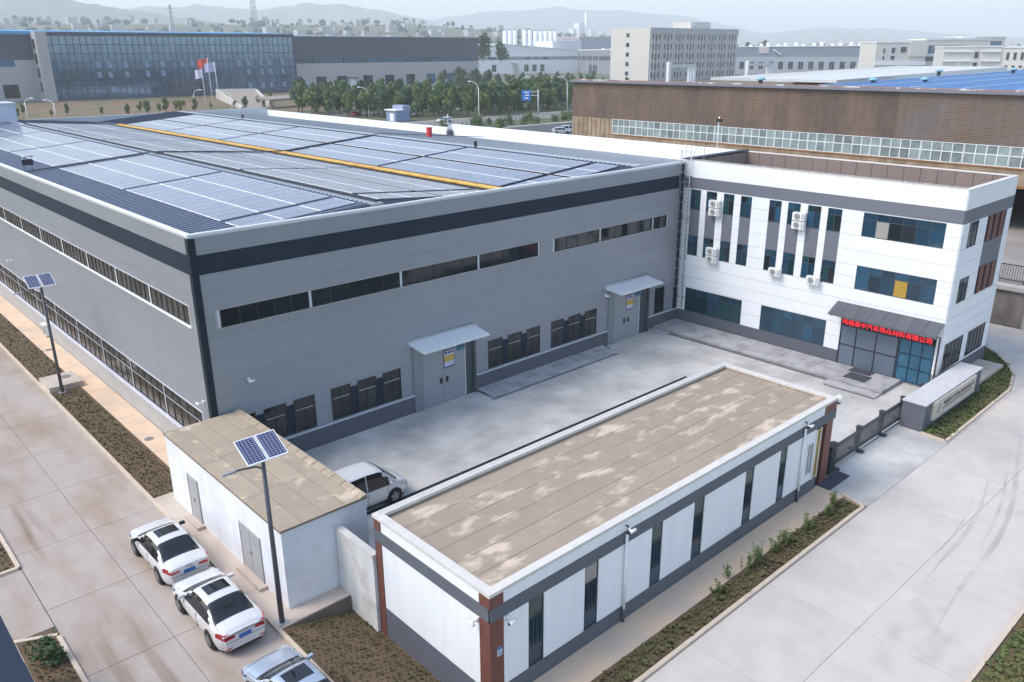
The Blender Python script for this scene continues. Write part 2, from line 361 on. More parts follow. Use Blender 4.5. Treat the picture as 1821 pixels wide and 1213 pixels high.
# concrete apron along the factory front, office plinth and steps
apron_m = mat('apron_concrete', (.40, .395, .40), .85, c2=(.27, .265, .265), mixscale=.9, var=.10, scale=2, rnd=.05); grime = mat('grime', (.10, .10, .105), .9, var=.2)
ap = struct('apron', MB().hexa([(16.12, -1.60, 0), (27.3, -1.60, 0), (27.9, -.1, 0), (16.12, -.1, 0), (16.12, -1.60, .05), (27.3, -1.60, .05), (27.9, -.1, .12), (16.12, -.1, .12)]), grime)
for k in range(9):
    a, b = 16.12 + 1.245*k, 16.12 + 1.245*(k+1); e = .3 if k == 8 else 0
    MB().hexa([(a+.02, -1.68, 0), (b-.02, -1.68, 0), (b-.02+e, -.09, 0), (a+.02, -.09, 0), (a+.02, -1.68, .08), (b-.02, -1.68, .08), (b-.02+e, -.09, .15), (a+.02, -.09, .15)]).build('apron_slab', apron_m, ap)
struct('apron_gutter', MB().box(15.9, 27.4, -1.80, -1.69, .002, .010), grime)
struct('apron', MB().box(32.6, 33.3, -1.5, -.1, 0, .1), apron_m)
pl_ = struct('office_plinth', MB().box(33.42, 36.1, -17.2, -.1, 0, .20), apron_m)
for k in range(7): MB().box(33.32, 36.0, -17.22+2.45*k+.015, -17.22+2.45*(k+1)-.015, .10, .235).build('plinth_slab', apron_m, pl_)
struct('step', MB().box(32.5, 33.28, -17.2, -13.9, 0, .10), apron_m); struct('step_gutter', MB().box(32.36, 32.49, -17.2, -14.0, .002, .012), grime); struct('plinth_gutter', MB().box(33.16, 33.31, -13.85, -1.6, .002, .012), grime)
sheet('concrete_pad', [(36.1, 43.2, -20.65, -19.12)], pave_pale, -.2, .30)
# tyre marks on the front road
tyre_m = bpy.data.materials.new('tyre_rubber'); tyre_m.use_nodes = True
n = tyre_m.node_tree; b = n.nodes['Principled BSDF']; b.inputs['Base Color'].default_value = (.16, .155, .16, 1); b.inputs['Roughness'].default_value = .9
gm_ = n.nodes.new('ShaderNodeNewGeometry'); no = n.nodes.new('ShaderNodeTexNoise'); no.inputs['Scale'].default_value = .5; no.inputs['Detail'].default_value = 6
mr = n.nodes.new('ShaderNodeMapRange'); mr.inputs['From Min'].default_value = .30; mr.inputs['From Max'].default_value = .75; mr.inputs['To Max'].default_value = .20
n.links.new(gm_.outputs['Position'], no.inputs['Vector']); n.links.new(no.outputs['Fac'], mr.inputs['Value']); n.links.new(mr.outputs[0], b.inputs['Alpha'])
stain_m = tyre_m.copy(); stain_m.name = 'road_grime'
for q in stain_m.node_tree.nodes:
    if q.type == 'TEX_NOISE': q.inputs['Scale'].default_value = .9
    if q.type == 'MAP_RANGE': q.inputs['From Min'].default_value = .47; q.inputs['From Max'].default_value = .8; q.inputs['To Max'].default_value = .30
sn_ = stain_m.node_tree; tcs = sn_.nodes.new('ShaderNodeTexCoord'); mps = sn_.nodes.new('ShaderNodeMapping'); mps.vector_type = 'POINT'; mps.inputs['Location'].default_value = (-1, -1, 0); mps.inputs['Scale'].default_value = (2, 2, 0)
gsp = sn_.nodes.new('ShaderNodeTexGradient'); gsp.gradient_type = 'SPHERICAL'; mms = sn_.nodes.new('ShaderNodeMath'); mms.operation = 'MULTIPLY'; bss = sn_.nodes['Principled BSDF']
sn_.links.new(tcs.outputs['Generated'], mps.inputs['Vector']); sn_.links.new(mps.outputs[0], gsp.inputs['Vector']); al_ = bss.inputs['Alpha'].links[0].from_socket; m15 = sn_.nodes.new('ShaderNodeMath'); m15.operation = 'MULTIPLY'; m15.inputs[1].default_value = 1.8; m15.use_clamp = True
sn_.links.new(gsp.outputs['Fac'], m15.inputs[0]); sn_.links.new(al_, mms.inputs[0]); sn_.links.new(m15.outputs[0], mms.inputs[1]); sn_.links.new(mms.outputs[0], bss.inputs['Alpha'])
TRK = [(34.5, -24.4), (31.5, -25.2), (28.2, -26.1), (25.2, -26.85), (22.6, -27.3), (20.4, -27.5), (18.2, -27.55), (15.9, -27.7), (13.0, -28.1)]
for (dy, w, k0, k1) in ((0, .22, 0, 9), (.42, .16, 1, 6), (1.15, .2, 2, 8), (1.5, .16, 3, 7)):
    pts = [Vector((x, y+dy, .004+dy*.001)) for x, y in TRK[k0:k1]]; fine = []
    for i in range(len(pts)-1):
        p0, p1, p2, p3 = pts[max(0, i-1)], pts[i], pts[i+1], pts[min(len(pts)-1, i+2)]
        for k in range(6):
            t = k/6; fine.append(p1*.5*2 + (p2-p0)*.5*t + (p0*2-p1*5+p2*4-p3)*.5*t*t + (p1*3-p0-p2*3+p3)*.5*t**3)
    mb = MB()
    tp = lambda i: min(1, i/10, (len(fine)-1-i)/10)
    for i, (a, b) in enumerate(zip(fine, fine[1:])):
        n_ = Vector((-(b-a).y, (b-a).x, 0)).normalized()*w/2; mb.face([a-n_*tp(i), b-n_*tp(i+1), b+n_*tp(i+1), a+n_*tp(i)])
    struct('tyre_mark', mb, tyre_m)
st = MB(); st.face([(x, y, .0075) for x, y in ((9.0, -26.6), (9.6, -28.4), (12.5, -29.2), (16.8, -29.2), (18.5, -28.2), (16.6, -26.9), (13.0, -26.2), (10.4, -26.15))]); struct('dirt_stain', st, stain_m)
rust_st = stain_m.copy(); rust_st.name = 'rusty_runoff'; n = rust_st.node_tree
n.nodes['Principled BSDF'].inputs['Base Color'].default_value = (.26, .15, .085, 1); mp = n.nodes.new('ShaderNodeMapping'); mp.inputs['Scale'].default_value = (2.2, .16, 1)
for q in list(n.nodes):
    if q.type == 'TEX_NOISE':
        src = q.inputs['Vector'].links[0].from_socket; n.links.new(src, mp.inputs['Vector']); n.links.new(mp.outputs[0], q.inputs['Vector'])
    if q.type == 'MAP_RANGE': q.inputs['From Min'].default_value = .46; q.inputs['From Max'].default_value = .78; q.inputs['To Max'].default_value = .60
st = MB(); st.face([(x, y, .004) for x, y in ((-8.9, -16), (-5.4, -17), (-5.5, -9), (-6.4, -6.2), (-7.6, -5.6), (-8.8, -7))]); struct('dirt_stain', st, rust_st)
st = MB(); st.face([(x, y, .004) for x, y in ((-8.9, -2), (-8.0, -3.5), (-7.2, -1), (-7.6, 4), (-8.6, 5))]); struct('dirt_stain', st, rust_st)
# ---- planting
def tufts(name, pts, mt, h=.12, w=.09, n=5, zf=None):
    mb = MB()
    for (x, y) in pts:
        z = zf(x, y) if zf else .05; sz = random.choice((.6, .8, .9, 1.0, 1.1, 1.3, 1.8))
        for k in range(n):
            a = random.uniform(0, 6.28); s = sz; ux, uy = math.cos(a), math.sin(a); hh = h*s*random.uniform(.5, 1.1); ln = w*s
            p = Vector((x + random.uniform(-.03, .03), y + random.uniform(-.03, .03), z)); o = Vector((-uy, ux, 0))*ln*.45; tip = p + Vector((ux*ln, uy*ln, hh))
            mb.face([p-o, p+o, tip+o*.8, tip-o*.8])
    ob = mb.build(name, mt); return tag(ob, None, None, None, 'stuff')
def grid_pts(x0, x1, y0, y1, sp, jit=.25, keep=1.0):
    out = []; ny = int((y1-y0)/sp); nx = int((x1-x0)/sp)
    for j in range(ny):
        for i in range(nx):
            if random.random() > keep: continue
            out.append((x0 + (i+.5+(.5 if j % 2 else 0)*.8)*sp + random.uniform(-jit, jit)*sp, y0 + (j+.5)*sp + random.uniform(-jit, jit)*sp))
    return [p for p in out if x0 < p[0] < x1 and y0 < p[1] < y1]
P1 = grid_pts(-3.13, -1.45, .35, 17.2, .19, .3) + grid_pts(-3.13, -1.45, 19.7, 46, .24, .35)
tufts('ground_cover', P1, tuft_d, .04, .045, 6)
tufts('ground_cover', grid_pts(-3.12, -.12, -21.0, -12.1, .20, .18), tuft_d, .04, .045, 7, slope_z)
tufts('ground_cover', grid_pts(-2.8, 12, -22.25, -21.33, .17, .3) + grid_pts(12, 20, -22.25, -21.33, .15, .35), tuft_m, .065, .06, 9)
tufts('ground_cover', grid_pts(-11.5, -9.22, -1.3, 6, .2, .3) + grid_pts(-10.3, -9.22, -12, -6.4, .2, .2), tuft_d, .04, .045, 6)
def inpoly(x, y, P):
    c = False; j = len(P)-1
    for i in range(len(P)):
        if (P[i][1] > y) != (P[j][1] > y) and x < (P[j][0]-P[i][0])*(y-P[i][1])/(P[j][1]-P[i][1]) + P[i][0]: c = not c
        j = i
    return c
tufts('grass', [p for p in grid_pts(29.6, 47.2, -22.3, -15, .13, .5) if inpoly(p[0], p[1], BEDP)], grass_m, .06, .07, 6)
tufts('grass', grid_pts(11.5, 26, -33.9, -29.8, .13, .5), grass_m, .06, .07, 6)

# ---------------------------------------------------------------- factory
fac = thing('factory_building', 'large grey clad factory with dark band and solar panels on its roof', 'factory', (0, 0, 0))
FF = (V(0, 0, 0), V(1, 0, 0), V(0, -1, 0)); FL = (V(0, 0, 0), V(0, 1, 0), V(-1, 0, 0))
core = mat('wall_core', (.42, .425, .44), .8)
MB().box(0, 44, 0, 80, -.3, 10.7).build('wall_core', core, fac)
# openings
SETS = [.85, 6.22, 17.09, 22.52]; strips = [(.75, 21.52), (22.6, 34.42)]
holes = [(a, b, 7.57, 8.44) for a, b in strips] + [(33.3, 34.47, 1.15, 3.1), (11.5, 16.08, 0, 4.0), (28.1, 32.6, 0, 4.0)]
for s in SETS:
    for k in range(3): holes.append((s+1.615*k, s+1.615*k+1.22, 1.15, 2.98))
    for k in range(2): holes.append((s+1.22+1.615*k, s+1.615*(k+1), 1.15, 2.78))
rows = [1.08 + 1.0133*i for i in range(10)]
rects = [(a, b, c, d) for a, b in zip(cuts(.1, 35.9, 6), cuts(.1, 35.9, 6)[1:]) for c, d in zip(rows, rows[1:])]
panels(fac, FF, rects, holes, clad_grey, .05, .007)
panels(fac, FF, [(a, b, 10.2, 11.1) for a, b in zip(cuts(.1, 35.9, 6), cuts(.1, 35.9, 6)[1:])], [], clad_dark, .06, .006, 'band_panel')
panels(fac, FF, [(a, b, 11.1, 12.0) for a, b in zip(cuts(.1, 35.9, 6), cuts(.1, 35.9, 6)[1:])], [], clad_grey, .05, .006)
lc = cuts(.1, 79.9, 13)
lh = [(1.0, 46.2, 7.6, 8.6), (1.2, 46.2, 1.42, 3.2)]
lrow = [1.40] + rows[1:]
panels(fac, FL, [(a, b, c, d) for a, b in zip(lc, lc[1:]) for c, d in zip(lrow, lrow[1:]) if a < 47], lh, clad_grey, .05, .012)
panels(fac, FL, [(48, 79.9, 1.4, 10.2)], [], clad_grey, .05, .012)
panels(fac, FL, [(a, b, 10.2, 11.1) for a, b in zip(lc, lc[1:])], [], clad_dark, .06, .006, 'band_panel')
panels(fac, FL, [(a, b, 11.1, 12.0) for a, b in zip(lc, lc[1:])], [], clad_grey, .05, .006)
# parapets and copings
MB().box(.0, .22, 0, 80, 10.7, 12.0).build('parapet', clad_grey, fac); MB().box(.22, 36.1, 0, .22, 10.7, 12.0).build('parapet', clad_grey, fac)
MB().box(.22, 43.75, 79.75, 80, 10.7, 12.0).build('parapet', trim_pale, fac)
MB().box(43.75, 44, 0, 37.2, 10.7, 12.15).build('parapet', trim_white, fac); MB().box(43.75, 44, 37.2, 80, 10.7, 11.75).build('parapet', trim_white, fac)
MB().box(36.1, 43.75, 0, .22, 10.7, 12.0).build('parapet', trim_pale, fac)
mb = MB(); mb.box(-.09, .07, -.09, 80.05, 12.0, 12.08); mb.build('coping', trim_white, fac)
MB().box(.07, 36.05, -.09, .07, 12.0, 12.08).build('coping', trim_white, fac); MB().box(.26, 44, 79.72, 80.05, 12.0, 12.08).build('coping', trim_pale, fac)
MB().box(-.075, .26, -.075, 80.04, 11.9, 12.0).build('fascia', trim_pale, fac); MB().box(.26, 36.05, -.075, 0, 11.9, 12.0).build('fascia', trim_pale, fac)
MB().box(-.10, .22, -.10, .22, -.2, 11.86).build('corner_strip', corner_m, fac)
MB().box(35.55, 36.1, -.07, .1, 1.0, 12.0).build('corner_strip', corner_m, fac)
# dado
for a, b in ((0, 11.5), (16.08, 28.1), (32.6, 36.1)):
    MB().ubox(FF, a, b, -.2, 1.02, 0, .09).build('dado', dado_m, fac); MB().ubox(FF, a, b, 1.02, 1.08, 0, .14).build('dado_sill', trim_pale, fac)
MB().ubox(FL, .25, 79.9, -.2, 1.32, 0, .10).build('dado', dado_pale, fac); MB().ubox(FL, .25, 79.9, 1.32, 1.40, 0, .20).build('sill', mat('sill_pale', (.62, .62, .68), .6, var=.05), fac)
# front strip windows: runs of panes between white posts
def strip(fr, posts, v0, v1, n, fm, gm, post_m, pw=.22):
    for (a, b) in zip(posts, posts[1:]):
        window(fac, fr, a+pw/2, b-pw/2, v0, v1, n, 1, fm, gm, .04, .045)
    for p in posts: MB().ubox(fr, p-pw/2, p+pw/2, v0, v1, .002, .03).build('window_post', post_m, fac)
strip(FF, [.86, 5.56, 11.02, 16.49, 21.40], 7.57, 8.44, 5, frame_dk, glass_dk, trim_pale, .15)
strip(FF, [22.71, 27.08, 32.65, 34.31], 7.57, 8.44, 4, frame_dk, [glass_dk, glass_dk, glass_warm], trim_pale, .15)
for (a, b) in strips: MB().ubox(FF, a-.05, b+.05, 8.44, 8.47, .0, .07).build('window_head', frame_al, fac); MB().ubox(FF, a-.05, a, 7.57, 8.44, .0, .07).build('window_jamb', frame_al, fac); MB().ubox(FF, b, b+.05, 7.57, 8.44, .0, .07).build('window_jamb', frame_al, fac); MB().ubox(FF, a-.05, b+.05, 7.53, 7.57, .0, .09).build('sill', frame_al, fac)
for s in SETS:
    for k in range(3):
        window(fac, FF, s+1.615*k, s+1.615*k+1.22, 1.15, 2.98, 2, [1.15+1.28], frame_dk, glass_dk, .055, .045)
        MB().ubox(FF, s+1.615*k+.1, s+1.615*k+1.12, 2.36, 2.40, .05, .07).build('security_bar', frame_al, fac)
    for k in range(2):
        lv = MB(); u0, u1 = s+1.22+1.615*k+.01, s+1.615*(k+1)-.01
        lv.ubox(FF, u0, u1, 1.15, 2.78, .002, .03).build('louvre_panel', clad_dark, fac)
window(fac, FF, 33.3, 34.47, 1.15, 3.1, 2, [2.5], frame_dk, glass_dk, .055, .045)
# left facade windows
ul = cuts(1.0, 46.2, 9)
for a, b in zip(ul, ul[1:]):
    window(fac, FL, a+.06, b-.06, 7.64, 8.58, 7, 1, frame_dk, glass_warm, .035, .13, d1=.05)
    MB().ubox(FL, a-.06, a+.06, 7.6, 8.6, .002, .05).build('window_post', trim_white, fac)
MB().ubox(FL, .9, 46.4, 7.53, 7.62, 0, .12).build('sill', trim_white, fac); MB().ubox(FL, .9, 46.4, 8.58, 8.63, 0, .07).build('window_head', trim_pale, fac)
ul = cuts(1.2, 46.2, 9)
for a, b in zip(ul, ul[1:]):
    window(fac, FL, a+.05, b-.05, 1.42, 3.18, 5, [2.62], frame_dk, glass_warm, .04, .10, d1=.05)
    MB().ubox(FL, a-.05, a+.05, 1.42, 3.2, .002, .06).build('window_post', trim_pale, fac)
MB().ubox(FL, 1.1, 46.3, 3.18, 3.24, 0, .08).build('window_head', trim_pale, fac)
MB().ubox(FL, 1.2, 46.2, 2.62, 2.66, .09, .12).build('rail', frame_al, fac)
# doors with pilasters and canopies
for (p0, d0, d1, p1, c0, c1, n) in ((11.5, 12.1, 15.22, 16.06, 11.3, 16.15, 0), (28.1, 28.7, 31.5, 32.58, 27.8, 32.45, 1)):
    MB().ubox(FF, p0, d0, 0, 3.95, 0, .16).build('pilaster', pilast_m, fac)
    MB().ubox(FF, d1+.10, p1, 0, 3.95, 0, .05).ubox(FF, p1-.2, p1, 0, 3.95, .05, .16).build('pilaster', mat('pilaster_dark', (.06, .075, .085), .5), fac)
    MB().ubox(FF, d1+.02, d1+.10, 0, 3.9, .0, .07).build('door_jamb', trim_pale, fac)
    mid = (d0+d1)/2
    for (a, b, s) in ((d0, mid, -1), (mid, d1, 1)):
        dr = MB(); dr.ubox(FF, a+.01, b-.01, .03, 3.9, 0, .06); do = dr.build('door', grey_paint, fac, FF[0] + FF[1]*a)
        hu = mid + s*.22 - .07; MB().ubox(FF, hu, hu+.15, 1.25, 1.6, .06, .10).build('handle', black_m, do)
    cp = MB(); cp.hexa([FF[0]+FF[1]*u + FF[2]*d + Z3*z for (u, d, z) in ((c0, 0, 4.12), (c1, 0, 4.12), (c1-.12, 1.5, 3.98), (c0+.0, 1.5, 3.98), (c0, 0, 4.24), (c1, 0, 4.24), (c1-.12, 1.5, 4.06), (c0+.0, 1.5, 4.06))][0:8])
    ca = cp.build('canopy', mat('canopy_white', (.66, .69, .71), .5, var=.06), fac); MB().ubox(FF, c0, c1, 4.24, 4.34, .0, .06).build('canopy_flashing', trim_pale, ca)
    tb = MB(); tb.tube([FF[0]+FF[1]*(c0+.1)+FF[2]*.10+Z3*4.42, FF[0]+FF[1]*(c1-.1)+FF[2]*.10+Z3*4.42], .03, 6); tb.build('stay_rail', steel_m, ca)
    for k in range(4): MB().tube([FF[0]+FF[1]*(c0+.2+k*(c1-c0-.4)/3)+FF[2]*.05+Z3*4.2, FF[0]+FF[1]*(c0+.2+k*(c1-c0-.4)/3)+FF[2]*.10+Z3*4.42], .02, 5).build('stay', steel_m, ca)
    # notices on the right leaf
    where = ('the nearer factory door', 'the farther factory door')[n]
    u = mid+.02 if n == 0 else mid - .05; v = 2.98
    nb = thing('notice_board', 'white and yellow notice board with blue border on ' + where, 'notice', FF[0]+FF[1]*u+FF[2]*.062+Z3*(v-.85))
    MB().ubox(FF, u, u+.82, v-.85, v+.25, .062, .075).build('border', mat('notice_blue', (.03, .035, .14), .5), nb)
    MB().ubox(FF, u+.04, u+.78, v-.10, v+.19, .075, .079).build('upper_print', mat('notice_white', (.55, .54, .66), .5, var=.25, scale=6), nb)
    MB().ubox(FF, u+.04, u+.78, v-.48, v-.10, .075, .079).build('yellow_print', mat('notice_yellow', (.55, .38, .08), .5, var=.3, scale=6), nb)
    MB().ubox(FF, u+.04, u+.78, v-.78, v-.48, .075, .079).build('lower_print', MATS['notice_white'], nb)
    for i in range(3): MB().ubox(FF, u+.10+.22*i, u+.26+.22*i, v+.0, v+.13, .079, .082).build('print_mark', MATS['notice_blue'], nb)
    u2 = u + .95; nb = thing('number_plate', 'small teal blue sign with dark lettering on ' + where, 'sign', FF[0]+FF[1]*u2+FF[2]*.062+Z3*(v+.02))
    MB().ubox(FF, u2, u2+.66, v-.02, v+.42, .062, .074).build('plate', mat('plate_teal', (.06, .22, .30), .5), nb)
    place_text(nb, FF, '车间' + '12'[n], u2+.06, u2+.60, v+.08, v+.32, .075, ink_m)
# roof
PROF = [(.22, 11.50), (9.55, 12.20), (10.35, 12.20), (19.3, 11.46), (20.9, 11.40), (30.5, 12.18), (31.4, 12.18), (43.75, 10.95)]
def rz(x):
    for (a, za), (b, zb) in zip(PROF, PROF[1:]):
        if a <= x <= b: return za + (zb-za)*(x-a)/(b-a)
    return 11
rm = [roof_sheet, roof_pale, roof_sheet, rail_dk, roof_sheet, roof_pale, roof_pale]
for (a, b, mt) in zip(PROF, PROF[1:], rm):
    mb = MB(); mb.hexa([(a[0], .22, a[1]-.12), (b[0], .22, b[1]-.12), (b[0], 79.75, b[1]-.12), (a[0], 79.75, a[1]-.12), (a[0], .22, a[1]), (b[0], .22, b[1]), (b[0], 79.75, b[1]), (a[0], 79.75, a[1])])
    mb.build('roof_slope', mt, fac)
def ribs(x0, x1, ya, yb, sp, mt, h=.06, w=.05):
    mb = MB(); y = ya
    while y < yb:
        p = [(x0, y, rz(x0)), (x1, y, rz(x1)), (x1, y+w, rz(x1)), (x0, y+w, rz(x0))]; mb.hexa([Vector(q)-Z3*.01 for q in p] + [Vector(q)+Z3*h for q in p]); y += sp
    tag(mb.build('roof_ribs', mt, fac), kind='stuff')
ribs(.25, 9.5, .4, 79.6, .43, mat('rib_pale', (.24, .27, .34), .4, metal=.3), .08, .11); ribs(10.4, 19.25, .4, 79.6, .43, roof_sheet); ribs(20.95, 30.45, .4, 79.6, .43, roof_sheet); ribs(31.45, 43.7, .4, 79.6, .86, roof_pale, .03)  # left slope's ribs are a lighter grey blue than the sheet
MB().box(20.15, 20.75, .6, 72, 11.47, 11.56).build('gutter_walkway', yellow_m, fac)
MB().box(20.78, 20.83, .6, 72, 11.47, 11.60).build('gutter_edge', mat('rust_edge', (.12, .055, .03), .8), fac)

# ---- solar arrays
frame_pv = mat('module_frame', (.40, .42, .50), .4, metal=.5)
pv_m = bpy.data.materials.new('solar_cells'); pv_m.use_nodes = True; n = pv_m.node_tree; b = n.nodes['Principled BSDF']
tc = n.nodes.new('ShaderNodeTexCoord'); br = n.nodes.new('ShaderNodeTexBrick'); br.offset = 0
br.inputs['Scale'].default_value = 1.0; br.inputs['Brick Width'].default_value = .166; br.inputs['Row Height'].default_value = .166; br.inputs['Mortar Size'].default_value = .006
br.inputs['Color1'].default_value = (.072, .062, .108, 1); br.inputs['Color2'].default_value = (.080, .069, .118, 1); br.inputs['Mortar'].default_value = (.12, .12, .20, 1)
oi = n.nodes.new('ShaderNodeObjectInfo'); hs = n.nodes.new('ShaderNodeHueSaturation'); mr = n.nodes.new('ShaderNodeMapRange'); mr.inputs['To Min'].default_value = .75; mr.inputs['To Max'].default_value = 1.3
n.links.new(tc.outputs['Object'], br.inputs['Vector']); n.links.new(br.outputs['Color'], hs.inputs['Color']); n.links.new(oi.outputs['Random'], mr.inputs['Value']); n.links.new(mr.outputs[0], hs.inputs['Value']); n.links.new(hs.outputs[0], b.inputs['Base Color'])
b.inputs['Roughness'].default_value = .22; b.inputs['Specular IOR Level'].default_value = .55; b.inputs['Coat Weight'].default_value = .65; b.inputs['Coat Roughness'].default_value = .15
MW, MH = 2.0, 1.015
def module_mesh(slope):
    mb = MB(); f = .022
    def P(x, y, z): return (x*math.cos(slope) , y, z + x*math.sin(slope))
    def bx(x0, x1, y0, y1, z0, z1, mi): mb.hexa([P(x0,y0,z0),P(x1,y0,z0),P(x1,y1,z0),P(x0,y1,z0),P(x0,y0,z1),P(x1,y0,z1),P(x1,y1,z1),P(x0,y1,z1)], mi)
    bx(0, MW, 0, f, 0, .04, 0); bx(0, MW, MH-f, MH, 0, .04, 0); bx(0, .032, f, MH-f, 0, .042, 2); bx(MW-.032, MW, f, MH-f, 0, .042, 2)
    mb.face([P(.032, f, .036), P(MW-.032, f, .036), P(MW-.032, MH-f, .036), P(.032, MH-f, .036)], 1)
    mb.face([P(MW/2-.012, f, .0375), P(MW/2+.012, f, .0375), P(MW/2+.012, MH-f, .0375), P(MW/2-.012, MH-f, .0375)], 0)
    return mb
ZONES = [([2.92, 4.96, 7.00], 'left roof slope', math.atan2(.70, 9.33)), ([10.45, 12.49], 'far side of the first ridge', math.atan2(-.74, 8.95)), ([14.75, 16.79], 'slope above the yellow walkway', math.atan2(-.74, 8.95)),
         ([21.05, 23.09], 'slope beyond the yellow walkway', math.atan2(.78, 9.6)), ([25.60, 27.64], 'second ridge slope', math.atan2(.78, 9.6))]
BL = [(.75, 2, 'front edge'), (3.35, 13, 'front'), (17.15, 13, 'second'), (31.05, 13, 'third'), (44.9, 13, 'fourth'), (58.7, 12, 'rearmost')]
NEAR = {(0, 0), (0, 1), (0, 2), (0, 3), (1, 0), (1, 1), (2, 0), (2, 1), (3, 0), (3, 1), (4, 0), (4, 1), (1, 2)}
MODM = {}
for zi, (xs, zn, sl) in enumerate(ZONES):
    mm = module_mesh(sl); mesh1 = mm.mesh('solar_panel', [frame_pv, pv_m, trim_white])
    for bi, (y0, nr, bn) in enumerate(BL):
        lab = '%s block of blue solar panels on the %s' % (bn, zn)
        ar = thing('solar_array', lab, 'solar panels', (xs[0], y0, rz(xs[0])+.08), 'solar panel blocks on the factory roof')
        rl = MB()
        for x in xs:
            for q in (.45, 1.55):
                rl.hexa([(x+q+dx, y, rz(x+q)+dz) for (dx, y, dz) in ((0, y0, .02), (.05, y0, .02), (.05, y0+nr*1.025, .02), (0, y0+nr*1.025, .02), (0, y0, .078), (.05, y0, .078), (.05, y0+nr*1.025, .078), (0, y0+nr*1.025, .078))])
        rl.build('mounting_rail', steel_m, ar)
        if (zi, bi) in NEAR:
            for x in xs:
                for r in range(nr): link('solar_panel', mesh1, ar, (x, y0 + r*1.025, rz(x)+.08))
        else:
            big = MB()
            for x in xs:
                for r in range(nr):
                    k = len(big.v); off = Vector((x, y0 + r*1.025, rz(x)+.08)); big.v += [v+off for v in mm.v]
                    big.f += [tuple(i+k for i in f) for f in mm.f]; big.m += mm.m; big.sm += mm.sm
            tag(big.build('panel_field', [frame_pv, pv_m, trim_white], ar), kind='stuff')
# walkway trays and cables on the roof
def roof_line(name, pts, w, mt, label, dz=.16, h=.06):
    mb = MB()
    for (a, b) in zip(pts, pts[1:]):
        a = Vector((a[0], a[1], rz(a[0])+dz)); b = Vector((b[0], b[1], rz(b[0])+dz)); n_ = Vector((-(b-a).y, (b-a).x, 0)).normalized()*w/2
        p = [a-n_, b-n_, b+n_, a+n_]; mb.hexa(p + [q+Z3*h for q in p])
    return tag(mb.build(name, mt), label, 'cable tray')
roof_line('cable_tray', [(.5, 30.9), (9.8, 30.9), (19.6, 30.9), (20.9, 30.9), (30.9, 30.9), (43.5, 30.9)], .22, mat('tray_grey', (.05, .06, .075), .5), 'dark grey cable tray crossing the whole factory roof between panel blocks')
tag(MB().box(14.52, 14.62, .6, 71, rz(14.57)+.02, rz(14.57)+.14).build('cable_tray', rail_dk), 'long black cable tray between panel rows left of the yellow walkway', 'cable tray')
tag(MB().box(25.2, 25.45, .6, 71, rz(25.3)+.02, rz(25.3)+.14).build('cable_tray', rail_dk), 'long black cable tray between panel rows right of the yellow walkway', 'cable tray')
tag(MB().box(10.1, 10.28, .6, 71, 12.19, 12.3).build('cable_tray', rail_dk), 'black cable tray along the first roof ridge', 'cable tray')
rb = thing('valve_box', 'small red metal box standing on the pale far roof slope', 'box', (36.2, 30.5, rz(36.2)))
MB().box(36.0, 36.4, 30.3, 30.7, rz(36.4)-.02, rz(36.2)+.85).build('body', mat('red_box', (.5, .03, .04), .5), rb); MB().box(35.95, 36.45, 30.25, 30.75, rz(36.2)+.85, rz(36.2)+.92).build('lid', MATS['red_box'], rb)
ws = thing('equipment_mast', 'small steel equipment mast on the white far parapet step', 'mast', (43.6, 37.0, 11.0))
MB().tube([(43.5, 36.8, 10.95), (43.5, 36.8, 13.2)], .07, 6).build('pole', steel_m, ws)
for z in (11.6, 12.2, 12.8): MB().box(43.2, 43.8, 36.5, 37.1, z, z+.06).build('bracket', steel_m, ws)
MB().box(43.1, 43.7, 36.2, 36.6, 11.0, 11.5).build('junction_box', lamp_post, ws)
for (x, y, lb_) in ((31.8, 62, 'tiny dark vent stub on the far roof ridge near the back wall'), (31.0, 17.3, 'tiny dark vent stub on the second roof ridge')):
    vt = thing('roof_vent', lb_, 'vent', (x, y, rz(x))); MB().lathe((x, y, rz(x)-.02), (0, 0, 1), [(0, .12), (.35, .12), (.36, .2), (.42, .2)], 10).build('stack', rail_dk, vt)
cs = thing('camera_stand', 'small dark tripod frame on the left roof edge', 'frame', (1.0, 29.0, rz(1.0)))
for dx in (0, .5): MB().tube([(1.0+dx, 31.8, rz(1)), (1.0+dx, 31.8, rz(1)+1.1)], .04, 6).build('leg', steel_m, cs)
MB().box(.9, 1.6, 31.7, 31.9, rz(1)+.5, rz(1)+.9).build('box', rail_dk, cs); MB().tube([(.9, 31.8, rz(1)+1.1), (1.7, 31.8, rz(1)+1.1)], .04, 6).build('crossbar', steel_m, cs)

# ---------------------------------------------------------------- office
off = thing('office_building', 'white three storey office with grey band and brown roof parapet', 'office', (36.12, 0, 0))
OF = (V(36.12, 0, 0), V(0, -1, 0), V(-1, 0, 0)); OR_ = (V(36.12, -19.1, 0), V(1, 0, 0), V(0, -1, 0))
MB().box(36.12, 44, -19.1, -.01, -.3, 11.0).build('wall_core', mat('office_core', (.42, .42, .44), .8), off)
SLIM = [(.68, 1.55), (2.03, 2.90), (3.45, 4.29), (4.82, 5.68), (7.0, 7.9), (8.37, 9.26), (9.76, 10.68), (11.13, 12.07)]
oh = []; V3, V2 = (8.70, 10.14), (5.34, 6.80)
for a, b in SLIM: oh += [(a, b, V2[0], V3[1])]
oh += [(13.43, 18.26, 8.67, 10.15), (13.45, 18.28, 5.30, 6.83), (.78, 5.62, 1.05, 2.84), (7.15, 11.94, 1.05, 2.85), (12.93, 18.82, 0, 3.42)]
orow = [1.05, 1.95, 2.90, 3.70, 4.52, 5.32, 6.05, 6.82, 7.75, 8.68, 9.42, 10.2]; ocol = [0, 6.34, 12.6, 19.1]
